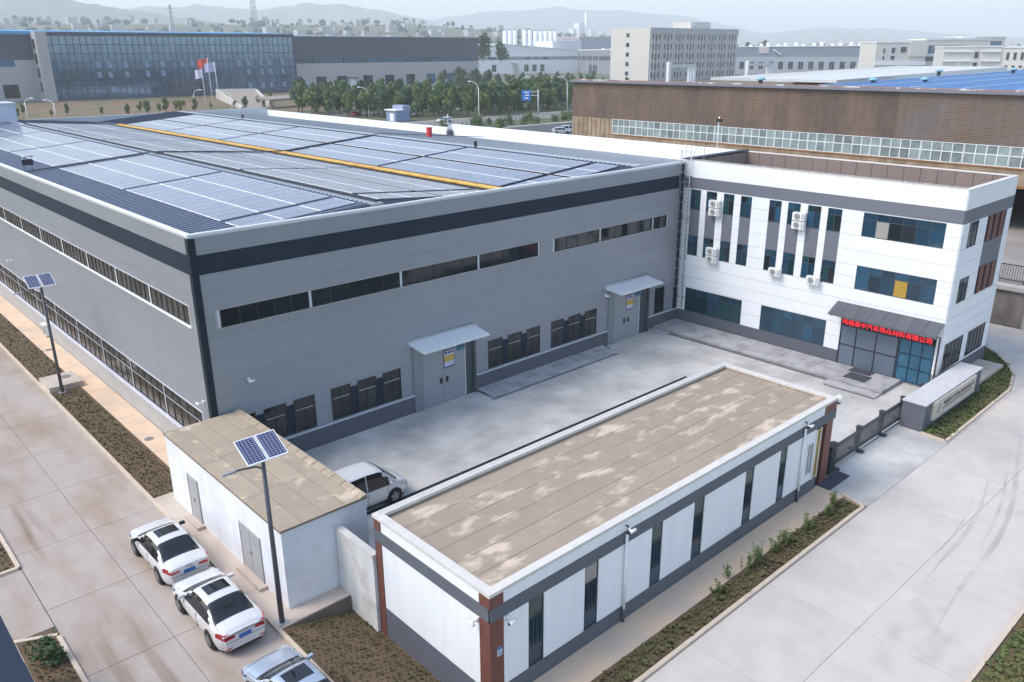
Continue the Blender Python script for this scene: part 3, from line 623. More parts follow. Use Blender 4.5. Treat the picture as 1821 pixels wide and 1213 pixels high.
panels(off, OF, [(a, b, c, d) for a, b in zip(ocol, ocol[1:]) for c, d in zip(orow, orow[1:])], oh, office_wh, .05, .016, ug=.002)
panels(off, OF, [(a, b, 10.2, 10.98) for a, b in zip(ocol, ocol[1:])], [], office_gy, .05, .004, 'band_panel')
panels(off, OF, [(a, b, 10.98, 12.1) for a, b in zip(ocol, ocol[1:])], [], office_wh, .05, .004)
MB().ubox(OF, 0, 12.93, 0, 1.05, 0, .07).build('dado', dado_m, off)
GL = [glass_navy, glass_blue, glass_grn, glass_navy, glass_dk]
for i, (a, b) in enumerate(SLIM):
    for (v0, v1) in (V3, V2): window(off, OF, a, b, v0, v1, 2, [v1-.42], frame_of, [GL[(i+k) % 5] for k in range(4)], .035, .03)
    MB().ubox(OF, a+.004, b-.004, V2[1]+.01, V3[0]-.01, .0, .03).build('spandrel_panel', office_gy, off)
curtain = mat('curtained_glass', (.30, .28, .26), .15, var=.1, rnd=.2); amber = mat('amber_glass', (.42, .26, .04), .2)
window(off, OF, 13.43, 18.26, 8.67, 10.15, 6, [9.72], frame_of, glass_navy, .04, .035, pick=lambda k, u, v: [None, None, curtain, None, glass_dk, None, glass_dk, None, None, None, glass_blue, glass_blue][k])
window(off, OF, 13.45, 18.28, 5.30, 6.83, 6, [6.36], frame_of, [glass_blue, glass_blue, glass_navy], .04, .035, pick=lambda k, u, v: amber if k == 6 else None)
window(off, OF, .78, 5.62, 1.05, 2.84, 5, [2.35], frame_of, [glass_grn, glass_navy, glass_grn, glass_navy, glass_navy, glass_blue], .04, .035)
window(off, OF, 7.15, 11.94, 1.05, 2.85, 6, [2.30], frame_of, [glass_navy, glass_navy, glass_blue], .04, .035)
window(off, OF, 12.95, 16.68, .16, 2.86, [14.0, 15.3], [1.55], frame_dk, mat('grey_reflective_glass', (.12, .15, .195), .06, var=.12, rnd=.1), .05, .04, name='entrance_glazing', d1=.08)
window(off, OF, 16.72, 18.80, .16, 2.86, 3, 3, mat('frame_navy', (.015, .045, .085), .5), mat('bright_blue_glass', (.035, .13, .21), .06, var=.12, rnd=.15), .05, .05, name='entrance_glazing', d1=.08)
MB().ubox(OF, 12.93, 18.82, 2.87, 3.42, .0, .03).build('lintel', frame_dk, off)
# right flank
rh = [(.95, 2.38, 8.66, 10.17), (.95, 2.42, 5.33, 6.82), (.45, 3.35, 1.13, 2.9), (4.12, 7.1, 1.18, 2.87), (3.75, 7.0, 5.36, 10.2)]
panels(off, OR_, [(0, 7.88, c, d) for c, d in zip(orow, orow[1:])], rh, office_wh, .05, .018)
panels(off, OR_, [(0, 7.88, 10.2, 10.98)], [], office_gy, .05, .004, 'band_panel'); panels(off, OR_, [(0, 7.88, 10.98, 12.1)], [], office_wh, .05, .004)
MB().ubox(OR_, 0, 7.88, 0, 1.05, 0, .07).build('dado', dado_m, off)
window(off, OR_, .95, 2.38, 8.66, 10.17, 2, [9.65], frame_dk, glass_navy, .05, .05); window(off, OR_, .95, 2.42, 5.33, 6.82, 2, [6.3], frame_dk, glass_navy, .05, .05)
window(off, OR_, .45, 3.35, 1.13, 2.9, 5, 1, frame_dk, glass_dk, .05, .06); window(off, OR_, 4.12, 7.1, 1.18, 2.87, 5, 1, frame_dk, glass_dk, .05, .06)
MB().ubox(OR_, 3.75, 7.0, 7.05, 8.6, 0, .03).build('spandrel_panel', office_gy, off)
for (v0, v1) in ((8.6, 10.2), (5.36, 7.05)):
    window(off, OR_, 3.75, 7.0, v0, v1, 5, [v1-.5], frame_dk, glass_navy, .03, .04, d1=.03)
    for u in (4.05, 5.05, 6.05): MB().ubox(OR_, u, u+.55, v0, v1, .03, .08).build('brown_fin', red_brown, off)
# parapet, inner lining panels, roof
MB().box(36.12, 36.34, -19.1, -.01, 11.0, 12.1).build('parapet', office_wh, off); MB().box(43.78, 44, -19.1, -.01, 11.0, 12.1).build('parapet', mat('parapet_joint', (.07, .05, .045), .8), off)
MB().box(36.34, 43.78, -19.1, -18.88, 11.0, 12.1).build('parapet', office_wh, off); MB().box(36.34, 43.78, -.23, -.01, 11.0, 12.1).build('parapet', brown_pan, off)
MB().box(36.08, 36.38, -19.16, .0, 12.1, 12.16).build('coping', coping_m, off); MB().box(43.74, 44.06, -19.16, .0, 12.1, 12.16).build('coping', mat('coping_pale', (.68, .64, .61), .8), off)
MB().box(36.38, 43.74, -19.16, -18.84, 12.1, 12.16).build('coping', MATS['coping_pale'], off); MB().box(36.2, 43.9, -.30, .32, 12.16, 12.24).build('coping', rail_dk, off)
MB().box(36.34, 43.78, -18.88, -.23, 11.0, 11.06).build('roof', brown_roof, off)
IB = (V(43.78, -18.88, 0), V(0, 1, 0), V(-1, 0, 0)); IL = (V(36.34, -.23, 0), V(1, 0, 0), V(0, -1, 0)); IS = (V(36.34, -18.88, 0), V(1, 0, 0), V(0, 1, 0))
panels(off, IB, [(a, b, 11.06, 12.09) for a, b in zip(cuts(0, 18.65, 17), cuts(0, 18.65, 17)[1:])], [], brown_pan, .03, .035, 'parapet_panel')
panels(off, IL, [(a, b, 11.06, 12.09) for a, b in zip(cuts(0, 7.4, 7), cuts(0, 7.4, 7)[1:])], [], brown_pan, .03, .05, 'parapet_panel')
# lightning conductor on the office parapet
def conductor(pts, sp, label, r=.012):
    t = thing('lightning_conductor', label, 'conductor', pts[0]); mb = MB(); mb.tube([Vector(p)+Z3*.07 for p in pts], .012, 5); mb.build('strip', trim_pale, t)
    for a, b in zip(pts, pts[1:]):
        a, b = Vector(a), Vector(b); n_ = max(1, int((b-a).length/sp))
        for i in range(n_+1): MB().tube([a+(b-a)*i/n_, a+(b-a)*i/n_+Z3*.08], .018, 5).build('clip', trim_white, t)
conductor([(36.24, -.4, 12.16), (36.24, -19.0, 12.16), (43.9, -19.0, 12.16)], 1.15, 'pale conductor strip on clips along the office parapet')
# canopy over the entrance
ca = thing('entrance_canopy', 'dark grey panelled canopy over the office entrance', 'canopy', (36.1, -15.8, 3.7))
cm = mat('canopy_dark', (.085, .09, .105), .6, var=.10, rnd=.08)
for i in range(8):
    u0, u1 = 12.52 + i*.825, 12.52 + (i+1)*.825
    MB().hexa([OF[0]+OF[1]*u+OF[2]*d+Z3*z for (u, d, z) in ((u0+.01, .06, 4.27), (u1-.01, .06, 4.27), (u1-.01, 1.25, 3.70), (u0+.01, 1.25, 3.70), (u0+.01, .06, 4.33), (u1-.01, .06, 4.33), (u1-.01, 1.25, 3.76), (u0+.01, 1.25, 3.76))]).build('canopy_panel', cm, ca)
MB().ubox(OF, 12.55, 19.1, 3.62, 3.70, .98, 1.10).build('front_beam', trim_pale, ca)
for u in (12.7, 14.8, 16.9, 18.95): MB().hexa([OF[0]+OF[1]*uu+OF[2]*d+Z3*z for (uu, d, z) in ((u, .06, 4.18), (u+.06, .06, 4.18), (u+.06, 1.2, 3.62), (u, 1.2, 3.62), (u, .06, 4.268), (u+.06, .06, 4.268), (u+.06, 1.2, 3.70), (u, 1.2, 3.70))]).build('bracket', lamp_post, ca)
MB().tube([OF[0]+OF[1]*19.02+OF[2]*.9+Z3*3.7, OF[0]+OF[1]*19.02+OF[2]*.12+Z3*3.45, OF[0]+OF[1]*19.02+OF[2]*.12+Z3*.1], .04, 6).build('downpipe', mat('pipe_brown', (.06, .045, .045), .5), ca)
# LED display
led = thing('led_display', 'long red lit display board with Chinese characters above the office entrance', 'display', OF[0]+OF[1]*12.98+OF[2]*.1+Z3*2.88)
MB().ubox(OF, 12.98, 18.72, 2.88, 3.38, .10, .20).build('housing', black_m, led)
led_m = mat('led_red', (1.0, .02, .04), .5, var=0, emit=.75)
place_text(led, OF, '鸿福泰中汽车饰众材料有限公司', 13.06, 18.62, 2.95, 3.30, .203, led_m)
# fire ladder with cage
ld = thing('roof_ladder', 'tall steel caged ladder in the corner between factory and office', 'ladder', (35.95, -.35, 1.2))
for y in (-.15, -.62): MB().tube([(35.9, y, 1.2), (35.9, y, 13.2)], .028, 6).build('rail', steel_m, ld)
for k in range(40): MB().tube([(35.9, -.15, 1.35+.3*k), (35.9, -.62, 1.35+.3*k)], .016, 5).build('rung', steel_m, ld)
for k in range(15):
    z = 3.0 + .70*k; pts = [(35.9 - .72*math.sin(math.pi*t/8), -.385 + .40*math.cos(math.pi*t/8), z) for t in range(9)]; MB().tube(pts, .016, 4, cap=False).build('cage_hoop', steel_m, ld)
for t in (1, 2.6, 4, 5.4, 7): MB().tube([(35.9 - .72*math.sin(math.pi*t/8), -.385 + .40*math.cos(math.pi*t/8), 3.0), (35.9 - .72*math.sin(math.pi*t/8), -.385 + .40*math.cos(math.pi*t/8), 12.9)], .014, 4).build('cage_strap', steel_m, ld)
for z in (2, 5, 8, 11): MB().box(35.9, 36.1, -.66, -.58, z, z+.06).box(35.9, 36.1, -.19, -.11, z, z+.06).build('bracket', black_m, ld)
MB().tube([(36.0, -.62, 12.2), (36.0, -1.0, 13.1), (36.9, -1.0, 13.2), (36.9, -1.0, 12.2)], .025, 5).build('grab_rail', steel_m, ld)
pol = thing('roof_mast', 'thin white camera pole on the white parapet beside the ladder', 'pole', (43.8, 1.6, 12.1))
MB().tube([(43.85, 2.6, 12.1), (43.85, 2.6, 14.6)], .05, 6).build('pole', trim_white, pol); MB().box(43.6, 43.9, 2.3, 2.7, 14.2, 14.45).build('camera', black_m, pol)
# air conditioners
def ac_unit(fr, u0, v0, w, h, label, legs=False):
    t = thing('air_conditioner', label, 'air conditioner', fr[0]+fr[1]*u0+fr[2]*.06+Z3*v0, 'outdoor units on the office wall' if not legs else None)
    MB().ubox(fr, u0, u0+w, v0, v0+h, .10, .42).build('casing', white_pl, t)
    c = fr[0]+fr[1]*(u0+w*.40)+fr[2]*.422+Z3*(v0+h*.5)
    MB().lathe(c, fr[2], [(0, h*.40), (.02, h*.40)], 20).build('fan_guard', ac_grille, t)
    for k in (1, 2, 3): 
        pts = [c + fr[2]*.026 + (fr[1]*math.cos(a)+Z3*math.sin(a))*h*.12*k for a in [2*math.pi*i/16 for i in range(17)]]; MB().tube(pts, .010, 4, cap=False).build('guard_ring', white_pl, t)
    MB().ubox(fr, u0+w*.78, u0+w*.94, v0+h*.12, v0+h*.88, .42, .428).build('vent_grille', mat('ac_side', (.45, .45, .45), .6), t)
    for du in (.12, w-.18): MB().ubox(fr, u0+du, u0+du+.05, v0-.05, v0, .0, .42).build('bracket', steel_m, t)
    if not legs: MB().tube([fr[0]+fr[1]*(u0+w-.12)+fr[2]*.09+Z3*(v0+h*.5), fr[0]+fr[1]*(u0+w-.12)+fr[2]*.09+Z3*(v0+h+.32)], .03, 6).build('pipe', white_pl, t)
for (u, v, lb_) in ((2.50, 9.11, 'upper unit of the stacked pair nearest the ladder, top floor'), (2.52, 8.55, 'lower unit of the stacked pair nearest the ladder, top floor'),
                    (8.93, 9.11, 'upper unit of the stacked pair amid the top floor windows'), (8.93, 8.55, 'lower unit of the stacked pair amid the top floor windows'),
                    (2.53, 5.72, 'upper unit of the stacked pair between first floor windows'), (2.55, 5.16, 'lower unit of the stacked pair between first floor windows'),
                    (7.60, 5.16, 'single white unit left of the entrance canopy, nearer the ladder'), (10.36, 5.13, 'single white unit just above and left of the entrance canopy')):
    ac_unit(OF, u, v, .86, .50, lb_)
ac_unit(FL, 29.0, .12, .9, .85, 'white outdoor unit on the ground beside the factory side path', True)
# mats, downpipes, small lamps
for (a, b, c, d, z, lb_) in ((33.9, 35.05, -15.85, -14.45, .24, 'dark purple door mat on the office plinth before the entrance'), (35.15, 36.0, -15.6, -14.2, .24, 'black door mat right against the entrance glazing')):
    mb = MB(); mb.box(a, b, c, d, z, z+.012); tag(mb.build('door_mat', mat_dk if z else mat_dk, None, (a, c, z)), lb_, 'mat')
mb = MB(); mb.hexa([(20.4, -20.6, .034), (22.45, -20.6, .034), (22.5, -19.9, .034), (20.5, -19.9, .034), (20.4, -20.6, .046), (22.45, -20.6, .046), (22.5, -19.9, .046), (20.5, -19.9, .046)])
tag(mb.build('floor_mat', mat_dk, None, (20.4, -20.6, .03)), 'large dark grey mat on the paving at the gatehouse corner', 'mat')

# ---------------------------------------------------------------- gatehouse
gh = thing('gatehouse', 'long low gatehouse with brown corner piers and patchy felt roof', 'building', (0, -20, 0))
x0, x1, y0, y1, ZT = -.08, 21.25, -19.95, -13.85, 4.33
GF = (V(0, y0, 0), V(1, 0, 0), V(0, -1, 0)); GLf = (V(x0, 0, 0), V(0, -1, 0), V(-1, 0, 0))
MB().box(x0, 20.1, y0, y1, -.9, 4.10).build('wall_core', mat('gatehouse_core', (.08, .085, .10), .8), gh)
MB().ubox(GF, .42, 20.1, -.3, .68, 0, .05).build('dado', dado_m, gh)
MB().ubox(GF, x0, 21.28, 3.30, 3.78, 0, .075).build('grey_band', dado_m, gh)
MB().ubox(GF, .42, 20.15, 3.79, 4.22, .0, .06).build('upper_panel', paint_wh, gh)
WINX = [(1.48, 2.16), (4.09, 4.77), (7.66, 8.30), (10.24, 10.92), (13.79, 14.44), (16.50, 17.08)]
pu = [.42] + [c for w in WINX for c in w] + [19.55]
for a, b in zip(pu[0::2], pu[1::2]):
    hs_ = [(18.86, 19.50, 1.05, 2.75)]
    panels(gh, GF, [(a, b, .70, 3.28)], hs_, paint_wh, .06, .01, 'white_panel')
for i, (a, b) in enumerate(WINX):
    window(gh, GF, a, b, .70, 3.28, 1, [1.42, 2.55], frame_dk, [glass_blue, glass_navy, curtain if i == 1 else glass_grn], .05, .06, d1=.03)
    for k in range(3): MB().ubox(GF, a+.15+k*(b-a-.3)/2, a+.163+k*(b-a-.3)/2, 1.45, 2.50, .03, .05).build('security_bar', frame_dk, gh)
window(gh, GF, 18.86, 19.50, 1.05, 2.75, 2, 1, frame_wh, glass_dk, .07, .04, d1=.10)
MB().ubox(GF, x0, .41, -.9, 3.29, .0, .075).ubox(GF, x0, .41, 3.79, 4.22, 0, .075).build('brown_pier', red_brown, gh)
MB().ubox(GF, 20.16, 21.25, 3.79, 4.22, 0, .07).build('brown_panel', red_brown, gh)
MB().box(20.62, 21.25, y0, y0+.35, -.1, 3.29).build('brown_pier', red_brown, gh)
MB().box(20.1, 21.25, y0, y1, 3.5, 4.10).build('porch_roof', dado_m, gh)
# left end wall
MB().ubox(GLf, -y1, -y0, 3.30, 3.78, 0, .07).build('grey_band', dado_m, gh)
MB().ubox(GLf, -y1, -y1+.40, -.95, 3.29, 0, .07).ubox(GLf, -y1, -y1+.40, 3.79, 4.22, 0, .07).build('brown_pier', red_brown, gh)
MB().ubox(GLf, -y0-.42, -y0+.07, -.95, 3.29, 0, .07).ubox(GLf, -y0-.42, -y0+.07, 3.79, 4.22, 0, .07).build('brown_pier', red_brown, gh)
panels(gh, GLf, [(-y1+.41, -y0-.43, .66, 3.29)], [], paint_wh, .05, .004, 'white_panel'); panels(gh, GLf, [(-y1+.41, -y0-.43, 3.79, 4.22)], [], paint_wh, .05, .004, 'upper_panel')
MB().ubox(GLf, -y1+.41, -y0-.43, -.95, .65, 0, .06).build('dado', dado_m, gh)
# parapet and roof felt
for (a, b, c, d) in ((x0-.09, x1+.05, y0-.09, y0+.22), (x0-.09, x1+.05, y1-.24, y1+.06)): MB().box(a, b, c, d, 4.22, ZT+.01).build('coping', coping_m, gh)
for (a, b) in ((x0-.09, x0+.24), (x1-.22, x1+.05)): MB().box(a, b, y0+.22, y1-.24, 4.22, ZT).build('coping', coping_m, gh)
MB().box(x0, x1, y0+.0, y0+.2, 4.1, 4.22).box(x0, x1, y1-.2, y1, 4.1, 4.22).box(x0, x0+.2, y0+.2, y1-.2, 4.1, 4.22).box(x1-.2, x1, y0+.2, y1-.2, 4.1, 4.22).build('parapet', felt_gate, gh)
MB().box(x0+.2, x1-.2, y0+.2, y1-.2, 4.0, 4.10).build('roof_deck', felt_edge, gh)
ys = cuts(y0+.2, y1-.2, 6)
for j, (c, d) in enumerate(zip(ys, ys[1:])):
    xb = [x0+.2] + sorted(random.sample(range(3, 19), 2)) + [x1-.2]
    for a, b in zip(xb, xb[1:]):
        MB().box(a+.006, b-.006, c+.012, d-.006, 4.10, 4.118+.004*random.random()).build('felt_strip', felt_gate, gh)
conductor([(x0+.1, y1-.1, ZT), (x1-.1, y1-.1, ZT)], 1.7, 'thin conductor wire on stubs along the gatehouse rear parapet')
for (u, lb_) in ((6.12, 0), (18.35, 1)):
    MB().tube([GF[0]+GF[1]*u+GF[2]*.14+Z3*3.75, GF[0]+GF[1]*u+GF[2]*.14+Z3*.62], .055, 8).build('downpipe', white_pl, gh)
    MB().tube([GF[0]+GF[1]*u+GF[2]*.12+Z3*.62, GF[0]+GF[1]*u+GF[2]*.12+Z3*.05], .06, 8).build('downpipe_shoe', lamp_post, gh)
    MB().tube([GF[0]+GF[1]*u+GF[2]*.12+Z3*4.05, GF[0]+GF[1]*u+GF[2]*.16+Z3*3.74], .06, 8).build('downpipe_head', lamp_post, gh)
# name plate on the near pier, gilt board by the porch
pl = thing('door_plate', 'small blue and white plate on the nearest brown pier', 'plate', GF[0]+GF[1]*.16+GF[2]*.08+Z3*2.0)
MB().ubox(GF, .13, .33, 1.95, 2.27, .078, .088).build('plate', mat('plate_white', (.62, .66, .72), .4), pl); MB().ubox(GF, .13, .33, 2.17, 2.27, .088, .091).build('blue_header', mat('plate_blue', (.03, .12, .28), .4), pl)
for k in range(2): MB().ubox(GF, .16, .30, 1.99+.08*k, 2.03+.08*k, .088, .091).build('print_mark', MATS['plate_blue'], pl)
gb = thing('name_board', 'tall gilt vertical name board beside the gatehouse corner window', 'sign', GF[0]+GF[1]*19.62+GF[2]*.08+Z3*.75)
MB().ubox(GF, 19.60, 19.98, .72, 3.22, .06, .10).build('board', gold_m, gb); MB().ubox(GF, 19.56, 19.60, .70, 3.24, .05, .11).ubox(GF, 19.98, 20.02, .70, 3.24, .05, .11).build('frame', trim_white, gb)
for k, ch in enumerate('鸿福泰中汽车饰众材料有限公司'): place_text(gb, GF, ch, 19.72, 19.87, 3.02-.165*k, 3.14-.165*k, .101, ink_m)
# security cameras
def camera_unit(name, p, d, label, dome=False):
    t = thing(name, label, 'lamp' if 'lamp' in name else 'camera', p); p = Vector(p); d = Vector(d).normalized()
    MB().box(p.x-.06, p.x+.06, p.y-.06, p.y+.06, p.z-.08, p.z+.08).build('base', white_pl, t)
    MB().tube([p, p+d*.28], .035, 6).build('arm', white_pl, t); e = p + d*.28
    if dome: MB().lathe(e-Z3*.25, (0, 0, 1), [(0, .05), (.05, .12), (.12, .14), (.30, .14), (.36, .08)], 14).build('dome', white_pl, t); MB().lathe(e-Z3*.33, (0, 0, 1), [(0, .03), (.06, .10), (.12, .12)], 12).build('lens', black_m, t)
    else: q = d.cross(Z3); MB().tube([e-q*.16, e+q*.16], .06, 8).build('body', white_pl, t); MB().tube([e+q*.16, e+q*.18], .05, 8).build('lens', black_m, t)
camera_unit('security_camera', (.55, -20.02, 3.18), (0, -1, 0), 'white camera on the gatehouse road side near the brown pier')
camera_unit('security_camera', (-.15, -19.45, 3.18), (-1, 0, 0), 'white camera on the gatehouse end wall near the brown pier')
camera_unit('security_camera', (6.12, -20.05, 3.95), (0, -1, 0), 'white camera above the nearer white downpipe')
camera_unit('security_camera', (18.35, -20.05, 3.92), (0, -1, 0), 'white camera above the farther white downpipe')
camera_unit('dome_camera', (21.3, -19.9, 4.2), (1, -.1, 0), 'white dome camera on the gatehouse roof corner by the gate', True)
camera_unit('security_camera', (27.75, -.12, 3.75), (-.5, -1, 0), 'white camera left of the farther factory door canopy')
camera_unit('wall_lamp', (1.9, -.1, 4.75), (0, -1, 0), 'small square white lamp on the factory front near the corner')
camera_unit('security_camera', (-.1, .7, 3.9), (-1, 0, 0), 'white camera on the factory side wall near the corner')
camera_unit('security_camera', (-.1, 36.8, 4.4), (-1, 0, 0), 'white camera high on the factory side wall above the far lamp')
# ---------------------------------------------------------------- hut
hut = thing('transformer_hut', 'small white hut with brown felt roof and two grey doors', 'hut', (-.6, -5.8, 0))
hx0, hx1, hy0, hy1, HZ = -2.42, 1.15, -11.27, -.32, 3.42
MB().box(hx0, hx1, hy0, hy1, .0, HZ-.06).build('wall', paint_hut, hut)
MB().box(hx0-.05, hx1+.05, hy0-.05, hy1+.05, HZ-.06, HZ).build('roof_deck', felt_edge, hut)
xs = [hx0-.04, hx0+.85, hx0+1.75, hx0+2.65, hx1-.28]
for a, b in zip(xs, xs[1:]):
    yb = [hy0-.04] + sorted(random.uniform(-10.4, -1.2) for _ in range(2)) + [hy1+.04]
    for c, d in zip(yb, yb[1:]): MB().box(a+.014, b-.008, c+.012, d-.008, HZ, HZ+.018+.004*random.random()).build('felt_strip', felt_hut, hut)
yb = cuts(hy0-.04, hy1+.04, 15)
for c, d in zip(yb, yb[1:]):
    MB().hexa([(hx1-.27, c+.02, HZ), (hx1+.05, c+.02, HZ), (hx1+.05, d-.02, HZ), (hx1-.27, d-.02, HZ), (hx1-.22, c+.02, HZ+.06), (hx1+.03, c+.02, HZ+.11), (hx1+.03, d-.02, HZ+.11), (hx1-.22, d-.02, HZ+.06)]).build('edge_tile', felt_hut, hut)
HF = (V(hx0, 0, 0), V(0, -1, 0), V(-1, 0, 0))
for (a, b, t) in ((2.62, 3.58, 2.28), (7.70, 9.35, 2.20)):
    d_ = MB().ubox(HF, a, b, .24, t, .0, .04).build('door', door_old, hut); MB().ubox(HF, a-.05, a, .2, t+.05, 0, .055).ubox(HF, b, b+.05, .2, t+.05, 0, .055).ubox(HF, a, b, t, t+.05, 0, .055).build('door_frame', door_old, d_)
    MB().ubox(HF, (a+b)/2-.04, (a+b)/2+.04, 1.15, 1.3, .04, .09).build('handle', steel_m, d_)
    if b-a > 1.2: MB().ubox(HF, (a+b)/2-.008, (a+b)/2+.008, .24, t, .04, .045).build('leaf_joint', lamp_post, d_)
    MB().ubox(HF, a-.15, b+.25, .1, .24, .0, .35).build('door_step', pave_pale, hut)
# stained boundary wall between hut and gatehouse
bw = thing('boundary_wall', 'stained white boundary wall between hut and gatehouse', 'wall', (-.15, -13, 0))
MB().box(-.28, -.05, -13.85, -11.32, -1.0, 2.62).build('wall', wall_stain, bw); MB().box(-.31, -.02, -13.84, -11.30, 2.62, 2.70).build('coping', coping_m, bw)
# ---------------------------------------------------------------- gate and sign wall
gt = thing('sliding_gate', 'dark grey sliding gate of four mesh sections across the entrance', 'gate', (22.5, -19.6, 0))
gate_m = mat('gate_grey', (.05, .055, .065), .5); gx = [22.6, 25.3, 28.0, 30.7, 33.4]
mesh_m = bpy.data.materials.new('gate_mesh'); mesh_m.use_nodes = True; n = mesh_m.node_tree; b = n.nodes['Principled BSDF']; b.inputs['Base Color'].default_value = (.07, .075, .085, 1)
b.inputs['Roughness'].default_value = .6
for i, (a, b_) in enumerate(zip(gx, gx[1:])):
    ya, yb_ = -19.62 + i*.04, -19.58 + i*.04
    MB().box(a+.16, b_-.16, ya, yb_+.05, 1.06, 1.22).build('top_rail', gate_m, gt); MB().box(a+.16, b_-.16, ya, yb_+.05, .12, .26).build('bottom_rail', gate_m, gt)
    for k in range(22):
        xx = a + .2 + k*(b_-a-.4)/21; MB().box(xx-.011, xx+.011, ya+.02, ya+.05, .26, 1.06).build('bar', mesh_m, gt)
for i, x in enumerate(gx): 
    mb = MB(); mb.box(x-.12, x+.12, -19.66+i*.04, -19.46+i*.04, 0, 1.34); mb.box(x-.15, x+.15, -19.69+i*.04, -19.43+i*.04, 1.34, 1.40); mb.build('post', gate_m, gt)
    MB().box(x-.16, x+.16, -19.95+i*.04, -19.17+i*.04, 0.0, .07).build('foot', gate_m, gt)
gd = thing('gate_drive', 'bulky dark gate motor cabinet beside the brown porch pier', 'cabinet', (22.2, -19.5, 0))
MB().box(21.75, 22.35, -19.85, -19.25, 0, 1.35).build('cabinet', gate_m, gd); MB().box(21.7, 22.4, -19.9, -19.2, 1.35, 1.5).build('cap', black_m, gd); MB().box(21.55, 21.72, -19.75, -19.35, 0, 1.55).build('guide_post', gate_m, gd)
for k in range(3): MB().box(21.8+.2*k, 21.84+.2*k, -19.875, -19.85, .15, 1.3).build('rib', black_m, gd)
gr = MB(); gr.box(21.4, 36, -19.64, -19.56, .003, .014); tag(gr.build('gate_rail', steel_m, None, (21.4, -19.6, 0)), 'thin steel rail in the ground under the sliding gate', 'rail')
sw = thing('sign_wall', 'grey sign wall with pale top and stone name panel by the gate', 'sign', (34, -20.4, 0))
MB().box(29.9, 38.0, -20.95, -19.75, -.1, 1.52).build('wall', dado_m, sw); MB().box(29.86, 38.04, -20.99, -19.71, 1.52, 1.60).build('coping', mat('coping_concrete', (.52, .51, .52), .85, var=.10, scale=1.5, fine=.04), sw)
SWF = (V(29.9, -20.95, 0), V(1, 0, 0), V(0, -1, 0))
pn = MB().ubox(SWF, .95, 6.9, .42, 1.49, 0, .14).build('stone_panel', stone_sign, sw)
place_text(pn, SWF, '鸿福泰中汽车饰众材料有限公司', 2.15, 6.65, .98, 1.26, .142, ink_m); MB().ubox(SWF, 2.15, 6.45, .82, .88, .141, .150).build('rule_line', ink_m, pn)
lg = MB(); 
for (a, b, c) in (((1.35, .78), (1.62, 1.28), (1.72, 1.20)), ((1.40, .74), (1.80, .98), (1.74, 1.06)), ((1.30, .90), (1.48, .72), (1.56, .80))):
    lg.face([SWF[0]+SWF[1]*p[0]+Z3*p[1]+SWF[2]*.145 for p in (a, b, c)])
lg.build('emblem', ink_m, pn)

# ---------------------------------------------------------------- solar street lamps
cellp = bpy.data.materials.new('lamp_solar_cells'); cellp.use_nodes = True; n = cellp.node_tree; b = n.nodes['Principled BSDF']
tc = n.nodes.new('ShaderNodeTexCoord'); br = n.nodes.new('ShaderNodeTexBrick'); br.offset = 0; br.inputs['Scale'].default_value = 1; br.inputs['Brick Width'].default_value = .125; br.inputs['Row Height'].default_value = .085; br.inputs['Mortar Size'].default_value = .006
br.inputs['Color1'].default_value = (.016, .024, .085, 1); br.inputs['Color2'].default_value = (.022, .03, .10, 1); br.inputs['Mortar'].default_value = (.45, .48, .6, 1)
n.links.new(tc.outputs['Object'], br.inputs['Vector']); n.links.new(br.outputs['Color'], b.inputs['Base Color']); b.inputs['Roughness'].default_value = .2
def solar_lamp(x, y, label):
    t = thing('solar_street_lamp', label, 'street lamp', (x, y, .1), 'solar lamps along the left road'); L = Vector((x, y, 0))
    MB().tube([L+Z3*.05, L+Z3*6.75], .10, 10, r1=.07).build('pole', lamp_post, t); MB().box(x-.2, x+.2, y-.2, y+.2, .08, .14).build('base_plate', steel_m, t)
    MB().tube([L+Z3*6.35, L+V(-.25, 0, 6.52), L+V(-.75, 0, 6.60), L+V(-1.0, 0, 6.62)], .035, 7).build('arm', lamp_post, t)
    MB().hexa([L+V(*p) for p in ((-1.45, -.08, 6.60), (-.95, -.08, 6.58), (-.95, .08, 6.58), (-1.45, .08, 6.60), (-1.42, -.06, 6.65), (-.95, -.07, 6.67), (-.95, .07, 6.67), (-1.42, .06, 6.65))]).build('lamp_head', mat('lamp_head_grey', (.30, .29, .30), .5), t)
    tl = R(28); cy, sy = math.cos(tl), math.sin(tl)
    def P(a, bb, c): return L + V(a, bb*cy + c*sy*0 - .0, 7.12 + bb*sy + c)      # panel tilted down towards -y
    for k, a0 in enumerate((-.72, .02)):
        mb = MB(); mb.hexa([P(a0, -.55, 0), P(a0+.70, -.55, 0), P(a0+.70, .55, 0), P(a0, .55, 0), P(a0, -.55, .035), P(a0+.70, -.55, .035), P(a0+.70, .55, .035), P(a0, .55, .035)])
        fo = mb.build('solar_panel', trim_white, t)
        c = MB(); q = [(-.315, -.515), (.315, -.515), (.315, .515), (-.315, .515)]; c.face([(px, py, 0) for px, py in q]); me = c.mesh('cells', cellp)
        o = link('cells', me, fo, P(a0+.35, 0, .040), (tl, 0, 0))
    MB().tube([L+Z3*6.7, L+Z3*7.10], .05, 6).build('mount', lamp_post, t)
solar_lamp(-2.98, -11.78, 'solar street lamp standing in front of the white hut'); solar_lamp(-2.56, 16.9, 'solar street lamp in the left bed beside the concrete block')

